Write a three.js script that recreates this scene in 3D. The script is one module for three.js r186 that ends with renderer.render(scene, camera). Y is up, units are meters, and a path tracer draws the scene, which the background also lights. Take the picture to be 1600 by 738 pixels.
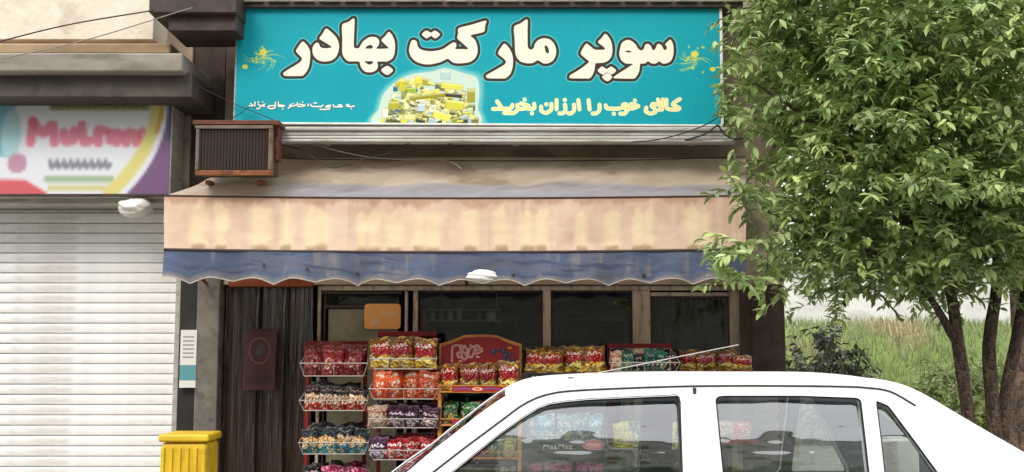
import * as THREE from 'three';
import { mergeGeometries, mergeVertices } from 'three/addons/utils/BufferGeometryUtils.js';
import { TessellateModifier } from 'three/addons/modifiers/TessellateModifier.js';
import { RoundedBoxGeometry } from 'three/addons/geometries/RoundedBoxGeometry.js';

// ---------------------------------------------------------------- camera, sky, sun, exposure
const EYE = [0, 1.5, 8.5], PITCH = 6 * Math.PI / 180, FOCAL = 1700;           // focal length for a picture 1600 wide and 738 high
const scene = new THREE.Scene();
const camera = new THREE.PerspectiveCamera(2 * Math.atan(369 / FOCAL) * 180 / Math.PI, 1600 / 738, 0.05, 600);
camera.position.set(...EYE);
camera.rotation.set(PITCH, 0, 0);
const renderer = new THREE.WebGLRenderer({ antialias: true });
renderer.setSize(1024, 472);
renderer.toneMapping = THREE.LinearToneMapping;
renderer.toneMappingExposure = 2.25;
renderer.shadowMap.enabled = true;
{ // overcast sky, brighter towards the zenith
  const w = 64, h = 32, d = new Float32Array(w * h * 4);
  for (let y = 0; y < h; y++) for (let x = 0; x < w; x++) {
    const up = Math.max(0, Math.sin(((y + 0.5) / h - 0.5) * Math.PI)), l = 0.62 + 0.5 * up, i = (y * w + x) * 4;
    d[i] = l * 0.985; d[i + 1] = l; d[i + 2] = l * 1.03; d[i + 3] = 1;
  }
  const sky = new THREE.DataTexture(d, w, h, THREE.RGBAFormat, THREE.FloatType);
  sky.mapping = THREE.EquirectangularReflectionMapping; sky.magFilter = THREE.LinearFilter; sky.needsUpdate = true;
  scene.background = sky; scene.environment = sky;
}
const sun = new THREE.DirectionalLight(0xfff6ea, 0.95);
sun.name = 'sun'; sun.position.set(-4, 11, 9); sun.target.position.set(0, 1, 0);
sun.castShadow = true; sun.shadow.radius = 40; sun.shadow.mapSize.set(2048, 2048);
Object.assign(sun.shadow.camera, { left: -14, right: 14, top: 14, bottom: -14, near: 0.5, far: 60 });
scene.add(sun, sun.target);

// ---------------------------------------------------------------- helpers
function rngOf(s) { return () => { s = (s + 0x6d2b79f5) | 0; let t = Math.imul(s ^ (s >>> 15), 1 | s); t = (t + Math.imul(t ^ (t >>> 7), 61 | t)) ^ t; return ((t ^ (t >>> 14)) >>> 0) / 4294967296; }; }
const CP = Math.cos(PITCH), SP = Math.sin(PITCH);
// a survey point of the place: the point at depth z that lies behind photograph position (px, py)
function ray(px, py) { const a = (px - 800) / FOCAL, b = -(py - 369) / FOCAL; return [a, b * CP + SP, -CP + b * SP]; }
function P(px, py, z) { const r = ray(px, py), t = (z - EYE[2]) / r[2]; return new THREE.Vector3(EYE[0] + r[0] * t, EYE[1] + r[1] * t, z); }
const X = (px, py, z) => P(px, py, z).x, Y = (py, z) => P(800, py, z).y;
const used = {};
function numbered(n) { used[n] = (used[n] ?? -1) + 1; return used[n] ? n + '_' + String(used[n]).padStart(3, '0') : n; }
function shade(o) { o.castShadow = true; o.receiveShadow = true; return o; }
function thing(name, label, category, group, pos) {
  const g = new THREE.Group(); g.name = numbered(name); g.userData = { label, category };
  if (group) g.userData.group = group;
  if (pos) g.position.set(...pos);
  scene.add(g); return g;
}
function part(name, geo, mat, parent, label) { const m = shade(new THREE.Mesh(geo, mat)); m.name = name; if (label) m.userData.label = label; parent.add(m); return m; }
function single(name, geo, mat, label, category, group) { const m = part(numbered(name), geo, mat, scene); m.userData = { label, category }; if (group) m.userData.group = group; return m; }
function struct(name, geo, mat) { const m = part(numbered(name), geo, mat, scene); m.userData = { kind: 'structure' }; return m; }
// uv in metres by the way a face points
function metric(g) {
  g = g.index ? g.toNonIndexed() : g;
  const p = g.attributes.position, uv = new Float32Array(p.count * 2), a = new THREE.Vector3(), b = new THREE.Vector3(), c = new THREE.Vector3();
  for (let i = 0; i < p.count; i += 3) {
    a.fromBufferAttribute(p, i); b.fromBufferAttribute(p, i + 1); c.fromBufferAttribute(p, i + 2);
    const n = b.clone().sub(a).cross(c.clone().sub(a)), ax = Math.abs(n.x), ay = Math.abs(n.y), az = Math.abs(n.z);
    [a, b, c].forEach((q, k) => { const u = az >= ax && az >= ay ? [q.x, q.y] : ax >= ay ? [q.z, q.y] : [q.x, q.z]; uv.set(u, (i + k) * 2); });
  }
  g.setAttribute('uv', new THREE.BufferAttribute(uv, 2)); return g;
}
function bx(x0, x1, y0, y1, z0, z1, r = 0.004) {
  const w = Math.abs(x1 - x0), h = Math.abs(y1 - y0), d = Math.abs(z1 - z0), g = new RoundedBoxGeometry(w, h, d, 1, Math.min(r, w / 3, h / 3, d / 3));
  g.translate((x0 + x1) / 2, (y0 + y1) / 2, (z0 + z1) / 2); return metric(g);
}
function pbx(px0, px1, py0, py1, zf, depth, r) { const a = P(px0, py1, zf), b = P(px1, py0, zf); return bx(a.x, b.x, a.y, b.y, zf - depth, zf, r); }  // front face at zf
function rod(a, b, r, seg = 6) {
  const d = new THREE.Vector3().subVectors(b, a), g = new THREE.CylinderGeometry(r, r, d.length(), seg);
  g.applyQuaternion(new THREE.Quaternion().setFromUnitVectors(new THREE.Vector3(0, 1, 0), d.clone().normalize())); g.translate((a.x + b.x) / 2, (a.y + b.y) / 2, (a.z + b.z) / 2); return g;
}
const V = (x, y, z) => new THREE.Vector3(x, y, z);
function tube(pts, r, n = 48, closed = false, rs = 6) { return new THREE.TubeGeometry(new THREE.CatmullRomCurve3(pts, closed, 'centripetal'), n, r, rs, closed); }
const join = (list) => mergeGeometries(list.map((g) => { const q = g.index ? g.toNonIndexed() : g; for (const k of Object.keys(q.attributes)) if (!['position', 'normal', 'uv'].includes(k)) q.deleteAttribute(k); return q; }));
function grid(nu, nv, f) {   // f(u, v) gives a point
  const pos = [], uv = [], idx = [];
  for (let j = 0; j <= nv; j++) for (let i = 0; i <= nu; i++) { const q = f(i / nu, j / nv); pos.push(q.x, q.y, q.z); uv.push(i / nu, j / nv); }
  for (let j = 0; j < nv; j++) for (let i = 0; i < nu; i++) { const a = j * (nu + 1) + i, b = a + 1, c = a + nu + 1, d = c + 1; idx.push(a, b, d, a, d, c); }
  const g = new THREE.BufferGeometry(); g.setAttribute('position', new THREE.Float32BufferAttribute(pos, 3)); g.setAttribute('uv', new THREE.Float32BufferAttribute(uv, 2)); g.setIndex(idx); g.computeVertexNormals(); return g;
}
// periodic noise
function lattice(seed, n = 64) { const r = rngOf(seed), a = new Float32Array(n * n).map(() => r()); return (x, y, per) => { const f = (q) => ((q % per) + per) % per % n, ix = Math.floor(x), iy = Math.floor(y); let s = x - ix, t = y - iy; s = s * s * (3 - 2 * s); t = t * t * (3 - 2 * t); const g = (i, j) => a[f(j) * n + f(i)]; return (g(ix, iy) * (1 - s) + g(ix + 1, iy) * s) * (1 - t) + (g(ix, iy + 1) * (1 - s) + g(ix + 1, iy + 1) * s) * t; }; }
const L1 = lattice(11), L2 = lattice(29);
function fbm(u, v, fx, fy, oct, L = L1) { let s = 0, a = 0.5, n = 0; for (let o = 0; o < oct; o++) { s += a * L(u * fx, v * fy, Math.min(64, fx)); n += a; a *= 0.55; fx *= 2; fy *= 2; } return s / n; }
function pixelTex(w, h, f, srgb = true, repeat) {
  const d = new Uint8Array(w * h * 4);
  for (let y = 0; y < h; y++) for (let x = 0; x < w; x++) { const c = f(x / w, y / h), i = (y * w + x) * 4; d[i] = THREE.MathUtils.clamp(c[0], 0, 255); d[i + 1] = THREE.MathUtils.clamp(c[1], 0, 255); d[i + 2] = THREE.MathUtils.clamp(c[2], 0, 255); d[i + 3] = 255; }
  const t = new THREE.DataTexture(d, w, h); t.magFilter = THREE.LinearFilter; t.minFilter = THREE.LinearMipmapLinearFilter; t.generateMipmaps = true; if (srgb) t.colorSpace = THREE.SRGBColorSpace;
  t.wrapS = t.wrapT = THREE.RepeatWrapping; if (repeat) t.repeat.set(repeat, repeat); t.needsUpdate = true; return t;
}
function canvasTex(w, h, draw) { const c = document.createElement('canvas'); c.width = w; c.height = h; draw(c.getContext('2d'), w, h); const t = new THREE.CanvasTexture(c); t.colorSpace = THREE.SRGBColorSpace; t.anisotropy = 8; return t; }
const mix = (a, b, t) => a.map((q, i) => q + (b[i] - q) * t);
const sm = (a, b, x) => { const t = THREE.MathUtils.clamp((x - a) / (b - a), 0, 1); return t * t * (3 - 2 * t); };
// a weathered surface: base colour, second tone, dirt
function worn(base, tone, dirt, { fx = 6, fy = 6, amount = 0.5, size = 256, repeat = 1, seed = L1 } = {}) {
  return pixelTex(size, size, (u, v) => { const a = fbm(u, v, fx, fy, 5, seed), b = fbm(u + 0.37, v + 0.11, fx * 2, fy * 2, 4, L2), g = fbm(u, v, 32, 32, 2, L2) - 0.5; return mix(mix(base, tone, sm(0.35, 0.7, a)), dirt, amount * sm(0.52, 0.75, b)).map((q) => q + g * 14); }, true, repeat);
}
const grainBump = pixelTex(256, 256, (u, v) => { const g = fbm(u, v, 16, 16, 4) * 255; return [g, g, g]; }, false, 2);
const wornRough = pixelTex(256, 256, (u, v) => { const g = 120 + 130 * fbm(u, v, 6, 6, 5, L2); return [g, g, g]; }, false, 1);
const mat = (o) => new THREE.MeshStandardMaterial({ side: THREE.DoubleSide, ...o });
const phys = (o) => new THREE.MeshPhysicalMaterial({ side: THREE.DoubleSide, ...o });
const rgb = (r, g, b) => new THREE.Color().setRGB(r, g, b);

const M = {
  plaster: mat({ map: worn([196, 180, 160], [178, 160, 140], [120, 104, 90], { repeat: 0.6 }), roughness: 0.9, bumpMap: grainBump, bumpScale: 0.003 }),
  darkWall: mat({ map: worn([92, 78, 68], [72, 60, 52], [50, 42, 36], { repeat: 0.6 }), roughness: 0.9 }),
  greyMetal: mat({ map: worn([196, 193, 186], [176, 171, 164], [116, 102, 90], { fx: 2, fy: 12, repeat: 1 }), roughness: 0.5, metalness: 0.2 }),
  frame: mat({ map: worn([206, 190, 174], [190, 172, 156], [132, 104, 82], { fx: 16, fy: 3, repeat: 1.3, amount: 0.6 }), roughness: 0.55 }),
  darkFrame: mat({ map: worn([70, 52, 44], [54, 40, 34], [34, 26, 22]), roughness: 0.6 }),
  wood: mat({ map: worn([112, 60, 36], [84, 44, 28], [48, 28, 20], { fx: 3, fy: 24, amount: 0.6 }), roughness: 0.7 }),
  rust: mat({ map: worn([140, 86, 52], [108, 60, 36], [70, 40, 26], { amount: 0.7 }), roughness: 0.8 }),
  room: mat({ map: worn([90, 86, 80], [74, 70, 66], [44, 42, 40]), roughness: 0.9 }),
  glass: phys({ color: 0xe8eeea, roughness: 0.02, transmission: 1, thickness: 0, ior: 1.5 }),
  white: mat({ map: worn([232, 230, 224], [222, 218, 210], [186, 176, 164], { amount: 0.3 }), roughness: 0.5 }),
  wire: mat({ color: 0xa8a29a, roughness: 0.4, metalness: 0.15 }),
  redPaint: mat({ map: worn([140, 22, 24], [124, 16, 18], [78, 20, 16], { amount: 0.4 }), roughness: 0.5 }),
  blackPaint: mat({ map: worn([38, 36, 36], [30, 28, 28], [56, 50, 46], { amount: 0.4 }), roughness: 0.5 }),
  gold: mat({ map: worn([196, 132, 62], [176, 112, 46], [120, 74, 34], { amount: 0.5 }), roughness: 0.5 }),
  cable: mat({ color: 0x1c1a19, roughness: 0.6 }),
  paleCable: mat({ color: 0x8d857b, roughness: 0.6 }),
  rubber: mat({ color: 0x0c0c0d, roughness: 0.7 }),
};

// ---------------------------------------------------------------- ground
{
  const asphalt = mat({ map: worn([74, 74, 74], [62, 62, 63], [86, 84, 80], { fx: 16, fy: 16, repeat: 0.5 }), roughness: 0.9, bumpMap: grainBump, bumpScale: 0.004 });
  const paving = mat({ map: worn([150, 144, 134], [136, 130, 120], [104, 98, 90], { fx: 8, fy: 8, repeat: 0.6 }), roughness: 0.9, bumpMap: grainBump, bumpScale: 0.003 });
  const lawn = mat({ map: worn([92, 112, 52], [76, 98, 44], [112, 112, 62], { fx: 16, fy: 16, repeat: 0.4 }), roughness: 1 });
  struct('ground', metric(new THREE.PlaneGeometry(400, 400).rotateX(-Math.PI / 2).translate(0, -0.14, 0)), lawn);
  struct('road', metric(new THREE.PlaneGeometry(120, 11.6).rotateX(-Math.PI / 2).translate(0, -0.13, 8.2)), asphalt);
  struct('pavement', bx(-40, 40, -0.3, 0, -9, 2.1, 0.01), paving);
  struct('kerb', bx(-40, 40, -0.3, 0.004, 2.104, 2.25, 0.02), M.plaster);
}

// ---------------------------------------------------------------- the shop building
const shopL = X(352, 500, 0), shopR = X(1222, 500, 0);
{
  const b = thing('shop_building', 'dark brown shopfront with glazed windows under the teal sign board', 'shop');
  const H = Y(246, 0.22);
  const xl = shopL, xr = shopR;
  part('floor', bx(xl, xr, 0.004, 0.05, -4.2, 0.02), M.darkWall, b);
  part('back_wall', bx(xl, xr, 0.05, 3.1, -4.35, -4.2), M.room, b);
  part('side_wall', bx(xl - 0.001, xl + 0.12, 0.05, 3.1, -4.19, -0.08), M.room, b);
  part('side_wall', bx(xr - 0.12, xr + 0.001, 0.05, 3.1, -4.19, -0.08), M.room, b);
  part('ceiling', bx(xl, xr, 3.1, 3.25, -4.35, 0.1), M.room, b);
  part('upper_wall', bx(xl, xr, 3.25, 5.2, -4.35, 0.1), M.darkWall, b);
  part('lintel', bx(xl, xr, Y(446, 0), 3.098, -0.06, 0.1), M.plaster, b);
  part('apron_wall', bx(X(655, 700, 0), X(1160, 700, 0), 0.05, 0.42, -0.1, 0.04), M.plaster, b);
  part('front_wall', bx(X(1158, 700, 0) + 0.002, xr - 0.002, 0.004, Y(446, 0) - 0.003, -0.07, 0.1), M.darkWall, b, 'dark brown wall strip at the end of the shopfront');
  for (const px of [1168, 1186, 1204]) part('plank', pbx(px - 2, px + 15.9, 452, 872, 0.12 + 0.006 * (px % 4), 0.015), M.darkWall, b);
  // head rail, posts and mullions
  part('head_rail', pbx(502, 1158, 446.5, 454, 0.05, 0.09), M.frame, b);
  for (const [a, c, t] of [[489, 501.5, 447], [628.5, 637, 455], [642, 653, 454.3], [849.5, 860.5, 454.3], [993, 1002, 454.3], [1007, 1016, 454.3], [1148, 1158, 454.3]])
    part('mullion', pbx(a, c, t, 850, 0.045, 0.08), M.frame, b);
  part('transom', pbx(1016.5, 1147.5, 457, 463, 0.03, 0.05), M.frame, b);
  for (const [a, c, t] of [[653.5, 849, 455], [861, 992.5, 455], [1016.5, 1147.5, 464]]) {
    part('pane', pbx(a, c, t, 790, 0.006, 0.006, 0.001), M.glass, b);
    part('glazing_bead', join([pbx(a, c, t - 0.5, t + 2.5, 0.02, 0.03, 0.002), pbx(a, a + 2.5, t, 790, 0.02, 0.03, 0.002), pbx(c - 2.5, c, t, 790, 0.02, 0.03, 0.002)]), M.darkFrame, b);
  }
  const d = part('door', join([pbx(502, 628, 455, 459.5, 0.03, 0.05), pbx(502, 506, 460, 860, 0.028, 0.05), pbx(624, 628, 460, 860, 0.028, 0.05), pbx(506.5, 623.5, 477, 482, 0.026, 0.04), pbx(506.5, 623.5, 760, 860, 0.026, 0.04)]), M.darkFrame, b);
  part('pane', pbx(506.5, 623.5, 460, 476.5, 0.008, 0.006, 0.001), M.glass, d);
  part('door_panel', pbx(508, 622, 483, 759, 0.006, 0.014, 0.003), mat({ map: worn([150, 144, 120], [134, 130, 106], [100, 92, 74], { amount: 0.4 }), roughness: 0.4 }), d);
  part('handle', tube([P(615, 640, 0.03), P(615, 640, 0.075), P(615, 690, 0.075), P(615, 690, 0.03)], 0.008, 16), M.wire, d);
  // brown beam over the curtain
  part('beam', pbx(356, 488, 436, 448, 0.12, 0.11), mat({ map: worn([150, 74, 36], [128, 58, 28], [84, 40, 22], { fx: 2, fy: 16 }), roughness: 0.7 }), b);
  // wall under the sign, above the canopy
  part('sign_wall', bx(xl + 0.002, xr - 0.002, Y(250, 0.2), Y(-60, 0.2), 0.102, 0.2), mat({ map: worn([150, 132, 118], [130, 112, 98], [92, 78, 68], { repeat: 0.5 }), roughness: 0.9, bumpMap: grainBump, bumpScale: 0.003 }), b);
  // eave above the sign
  const e = part('eave_beam', bx(X(372, 0, 0.74), X(1165, 0, 0.74), Y(11, 0.66), Y(2, 0.66), 0.61, 0.66), M.darkFrame, b);
  part('soffit', bx(X(372, 0, 0.74), X(1165, 0, 0.74), Y(2, 0.74) + 0.002, Y(2, 0.74) + 0.03, 0.202, 0.64), M.darkFrame, b);
  const tileM = [0, 1].map((k) => mat({ map: worn([206 - k * 14, 196 - k * 14, 182 - k * 14], [180, 170, 156], [110, 96, 84], { amount: 0.5 }), roughness: 0.8 }));
  for (let i = 0, px = 374; px < 1160; px += 40, i++) part('eave_tile', pbx(px + 3, px + 36, -26, 1.5, 0.69, 0.03, 0.008), tileM[i % 2], b);
}

// ---------------------------------------------------------------- the big sign board
// pen shapes of the lettering, [x0, y0, scale, points] in picture units of the board
const glyphs = [
  [430, 20, 6.15, '215,290 255,320 285,370 293,420 291,480 280,540 255,590 225,618 180,622 60,622 38,607 42,590 100,550 180,500 212,468 205,440 155,385 175,340'],
  [430, 20, 6.15, '440,163 500,205 545,255 566,310 566,370 545,430 500,470 430,482 370,468 325,425 312,370 320,330 345,303 370,305 390,342 430,353 497,343 440,302 378,262 405,215'],
  [510, 20, 6.15, '218,66 160,98 102,128 106,260 110,400 135,450 175,478 270,480 290,530 330,575 390,583 440,560 456,520 452,480 540,478 590,450 612,400 616,320 605,260 580,215 553,193 520,232 485,275 540,332 548,352 440,354 458,320 462,280 440,250 400,240 350,252 300,295 272,345 240,352 219,330 219,200'],
  [510, 20, 6.15, '545,520 600,562 545,608 487,562'],
  [620, 20, 6.707, '130,293 160,310 175,360 210,395 290,410 370,405 440,385 500,345 545,318 575,325 578,360 570,385 640,386 702,384 650,330 590,275 596,220 605,165 740,128 885,86 880,140 870,200 800,222 730,243 775,290 800,360 800,430 770,490 710,525 620,537 550,530 490,490 420,522 330,546 240,547 160,522 105,472 82,410 90,350 105,305'],
  [620, 20, 6.707, '215,235 260,193 310,215 350,193 405,233 355,275 310,250 265,275'],
  [745, 20, 6.154, '225,300 270,340 300,400 310,460 305,530 285,590 240,632 190,636 70,634 50,615 60,600 130,560 225,502 240,470 215,440 165,395 190,340'],
  [745, 20, 6.154, '446,66 380,102 318,138 324,260 330,380 345,430 380,470 440,488 500,485 548,460 600,487 650,487 700,455 723,400 723,345 700,290 660,255 600,245 550,265 520,300 508,340 485,356 460,346 450,310 448,180'],
  [875, 40, 7.38, '478,92 520,130 550,190 561,270 550,350 515,400 460,425 370,434 362,450 355,500 335,560 300,605 250,610 80,608 65,590 75,570 150,525 230,470 287,420 270,395 195,325 225,250 262,208 310,240 360,275 470,273 455,240 395,190 435,140'],
  [875, 40, 7.38, '390,518 440,470 492,498 545,470 602,515 550,562 495,540 445,562'],
  [875, 40, 7.38, '498,548 558,592 500,640 440,592'],
  [945, 40, 7.38, '715,155 740,190 753,260 746,340 720,400 670,430 620,432 585,408 545,432 495,432 455,408 420,432 368,435 362,450 355,510 335,560 300,605 240,610 75,606 62,587 120,545 200,495 268,450 275,437 200,435 150,400 124,340 130,270 155,195 210,162 260,170 310,210 345,265 380,281 405,265 425,215 455,205 485,225 512,277 540,262 560,215 585,205 615,225 640,272 667,270 672,240 655,210 690,170'],
];
const holes = [
  [510, 20, 6.15, '332,353 350,328 383,318 402,335 392,353'], [510, 20, 6.15, '328,478 405,478 398,500 372,509 345,497'],
  [745, 20, 6.154, '613,318 640,325 656,365 647,392 625,377'], [945, 40, 7.38, '193,295 225,284 267,299 230,307'],
];
const slogan = [   // pen strokes
  '1552,46 1482,84 1550,118 1540,131 1444,131 1444,50', '1416,50 1410,118 1400,131 1384,131', '1376,50 1390,96 1408,130', '1366,90 1334,84 1322,102 1350,124 1362,148 1320,166 1275,150 1282,116',
  '1160,88 1228,100 1180,122 1130,125', '1190,58 1191,60', '1130,122 1098,118 1092,92 1122,86 1140,120 1112,165 1072,165', '1080,120 1060,126 965,126 955,100', '1020,165 1021,167',
  '818,58 826,132', '905,95 908,138 882,165 850,165', '735,58 744,132', '700,95 705,136 682,165 655,165', '628,95 634,140 615,165 584,165', '626,56 627,58', '560,58 560,132',
  '518,90 522,135 480,166 436,150 436,112', '478,92 479,94', '380,90 386,130 330,130', '362,165 363,167', '275,88 345,105 300,130 250,132', '303,55 304,57', '245,100 250,132 225,165 140,165', '205,100 200,130 110,132 50,132', '82,72 118,118 100,132', '185,160 186,161'];
const byline = [
  '1500,150 1440,160 1390,150 1400,125 1430,140', '1460,185 1462,186', '1330,140 1290,130 1280,160 1340,160', '1285,160 1230,165 1215,135', '1180,140 1130,150 1110,165 1180,165', '1170,190 1120,198 1040,196', '1080,140 1070,160 930,160 910,130', '960,112 990,112', '880,150 882,152 880,128 882,126',
  '760,130 850,140 800,160', '805,100 806,102', '735,110 735,160 790,160', '720,140 640,160 615,185', '680,120 682,122', '655,130 630,150', '500,140 575,150 530,165', '540,195 545,196', '480,100 480,160 520,160', '440,105 440,160', '430,150 350,150 340,180 400,195 440,175', '300,130 250,150 300,160', '270,100 272,101', '210,130 250,160 220,195 190,190', '205,105 215,104', '165,105 165,155', '90,155 150,160 110,125'];
const pts = (s) => s.split(' ').map((q) => q.split(',').map(Number));
function softPath(c, list, tension = 0.14) {
  const n = list.length; c.moveTo(...list[0]);
  for (let i = 0; i < n; i++) { const a = list[(i + n - 1) % n], p = list[i], q = list[(i + 1) % n], d = list[(i + 2) % n]; c.bezierCurveTo(p[0] + (q[0] - a[0]) * tension, p[1] + (q[1] - a[1]) * tension, q[0] - (d[0] - p[0]) * tension, q[1] - (d[1] - p[1]) * tension, ...q); }
  c.closePath();
}
function polyline(c, list) { c.beginPath(); c.moveTo(...list[0]); if (list.length < 3) c.lineTo(list[1][0], list[1][1]); else { for (let i = 1; i < list.length - 1; i++) { const m = [(list[i][0] * 3 + list[i + 1][0]) / 4, (list[i][1] * 3 + list[i + 1][1]) / 4]; c.quadraticCurveTo(...list[i], ...m); } c.lineTo(...list[list.length - 1]); } c.stroke(); }
const SX0 = 362, SX1 = 1119, SY0 = 12, SY1 = 193;
const signTex = canvasTex(2044, 490, (c, w, h) => {
  const k = w / (SX1 - SX0); c.setTransform(k, 0, 0, h / (SY1 - SY0), -SX0 * k, -SY0 * h / (SY1 - SY0));
  c.fillStyle = 'rgb(0,155,170)'; c.fillRect(SX0, SY0, 800, 200);
  const r = rngOf(5);
  for (let i = 0; i < 260; i++) { const x = SX0 + r() * 760, y = SY0 + r() * 185, q = 8 + r() * 40, g = c.createRadialGradient(x, y, 0, x, y, q); const a = 0.03 + 0.05 * r(); g.addColorStop(0, r() < 0.5 ? `rgba(46,178,186,${a})` : `rgba(0,134,150,${a})`); g.addColorStop(1, 'rgba(0,155,170,0)'); c.fillStyle = g; c.fillRect(x - q, y - q, 2 * q, 2 * q); }
  for (let i = 0; i < 60; i++) { c.fillStyle = `rgba(90,190,200,${0.02 + 0.03 * r()})`; c.fillRect(SX0 + r() * 760, SY0, 0.6 + r() * 3, 185); }
  c.lineJoin = c.lineCap = 'round';
  // printed picture of groceries on a pale blob
  const blob = pts('585,196 587,170 594,148 612,130 636,118 668,113 690,108 720,116 738,122 743,140 741,168 735,196');
  for (let i = 10; i >= 0; i--) { c.save(); c.translate(662, 160); c.scale(1 + i * 0.012, 1 + i * 0.018); c.translate(-662, -160); c.beginPath(); softPath(c, blob, 0.16); c.fillStyle = `rgba(214,224,206,${i ? 0.09 : 0.85})`; c.fill(); c.restore(); }
  const cols = ['190,182,40', '90,88,40', '170,160,40', '60,70,60', '214,206,70', '150,146,36', '232,226,130', '120,120,60', '240,238,214', '86,90,50', '206,196,90', '160,190,190', '92,110,110', '226,220,60'];
  const box = (x, y, ww, hh, col, rot = 0) => { c.save(); c.translate(x, y); c.rotate(rot); c.fillStyle = `rgb(${col})`; c.fillRect(-ww / 2, -hh / 2, ww, hh); c.strokeStyle = 'rgba(70,70,30,0.35)'; c.lineWidth = 0.6; c.strokeRect(-ww / 2, -hh / 2, ww, hh); c.fillStyle = 'rgba(250,248,210,0.5)'; c.fillRect(-ww / 2, -hh / 2, ww, hh * 0.25); c.restore(); };
  for (let i = 0; i < 330; i++) { const y = 126 + 64 * Math.pow(i / 330, 0.8) + 6 * r(), half = 44 + (y - 126) * 0.42, x = 668 + (r() * 2 - 1) * half; if (y < 150 && r() < 0.55) continue; box(x, Math.min(y, 190), 4 + r() * 17, 3 + r() * 10, cols[Math.floor(r() * cols.length)], (r() - 0.5) * 0.7); }
  for (let i = 0; i < 70; i++) { const y = 136 + 52 * r(), x = 668 + (r() * 2 - 1) * (48 + (y - 136) * 0.4); c.fillStyle = ['rgba(240,236,190,0.8)', 'rgba(226,222,120,0.8)', 'rgba(120,126,60,0.7)', 'rgba(206,214,200,0.8)'][i % 4]; c.beginPath(); c.ellipse(x, y, 2 + 5 * r(), 1.5 + 3 * r(), r() * 3, 0, 6.3); c.fill(); }
  box(648, 126, 10, 11, '224,214,70'); box(622, 134, 9, 20, '204,196,50'); box(690, 118, 15, 14, '176,206,204'); box(691, 134, 10, 9, '206,216,214'); box(612, 140, 7, 9, '60,110,120'); box(637, 142, 15, 7, '150,180,50'); box(700, 136, 34, 9, '222,214,84', 0.1); box(730, 150, 12, 22, '160,156,50'); box(653, 169, 12, 12, '190,206,222'); box(664, 152, 60, 6, '150,146,36', -0.12); box(703, 150, 26, 6, '60,60,50', 0.08); box(705, 165, 28, 14, '212,204,70', 0.1); box(597, 178, 9, 14, '240,236,220'); box(685, 182, 28, 11, '232,224,90', 0.3); box(635, 184, 18, 8, '226,222,140'); box(610, 166, 16, 12, '180,172,52');
  // flower ornaments
  for (const [fx, fy, s] of [[404, 92, -1], [1080, 92, 1]]) {
    for (let i = 0; i < 26; i++) { const a = r() * 6.28, q = 6 + r() * 26; c.strokeStyle = `rgba(206,206,110,${0.45 + 0.4 * r()})`; c.lineWidth = 0.9; c.beginPath(); c.moveTo(fx, fy); c.quadraticCurveTo(fx + Math.cos(a) * q, fy + Math.sin(a) * q * 0.4, fx + Math.cos(a + 0.8) * q * 1.1, fy + Math.sin(a + 0.8) * q * 0.75); c.stroke(); }
    for (let i = 0; i < 14; i++) { const a = r() * 6.28, q = 8 + r() * 22; c.fillStyle = 'rgba(222,214,90,0.75)'; c.beginPath(); c.ellipse(fx + Math.cos(a) * q, fy + Math.sin(a) * q * 0.75, 1.4 + r() * 1.4, 1.2 + r(), a, 0, 6.3); c.fill(); }
    c.fillStyle = 'rgb(226,214,80)'; for (let i = 0; i < 5; i++) { c.beginPath(); c.ellipse(fx + 3.4 * Math.cos(i * 1.256), fy - 8 + 3.4 * Math.sin(i * 1.256), 3, 2.3, i * 1.256, 0, 6.3); c.fill(); }
    c.beginPath(); c.ellipse(fx + s * 28, fy + 15, 4.5, 3.6, 0, 0, 6.3); c.fill();
  }
  // big lettering
  const draw = (g) => { c.beginPath(); softPath(c, pts(g[3]).map((p) => [g[0] + p[0] / g[2], g[1] + p[1] / g[2]])); };
  for (const g of glyphs) { draw(g); c.strokeStyle = 'rgba(150,214,206,0.55)'; c.lineWidth = 12; c.stroke(); }
  for (const g of glyphs) { draw(g); c.strokeStyle = 'rgb(56,46,40)'; c.lineWidth = 8.6; c.stroke(); }
  for (const g of glyphs) { draw(g); c.fillStyle = 'rgb(246,233,214)'; c.fill(); }
  for (const g of holes) { draw(g); c.fillStyle = 'rgb(56,46,40)'; c.fill(); }
  for (const s of slogan) { const l = pts(s).map((p) => [755 + p[0] / 5.161, 145 + p[1] / 5.161]); c.strokeStyle = 'rgb(242,236,190)'; c.lineWidth = 6.4; polyline(c, l); }
  for (const s of slogan) { const l = pts(s).map((p) => [755 + p[0] / 5.161, 145 + p[1] / 5.161]); c.strokeStyle = 'rgba(236,214,110,0.55)'; c.lineWidth = 2.6; polyline(c, l); }
  for (const [col, lw, dx] of [['rgba(60,80,84,0.75)', 2.8, 0.5], ['rgb(240,236,228)', 1.7, 0]]) for (const s of byline) { c.strokeStyle = col; c.lineWidth = lw * 1.25; polyline(c, pts(s).map((p) => [374 + p[0] / 8.6 + dx, 150 + p[1] / 8.6 + dx])); }
});
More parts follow.
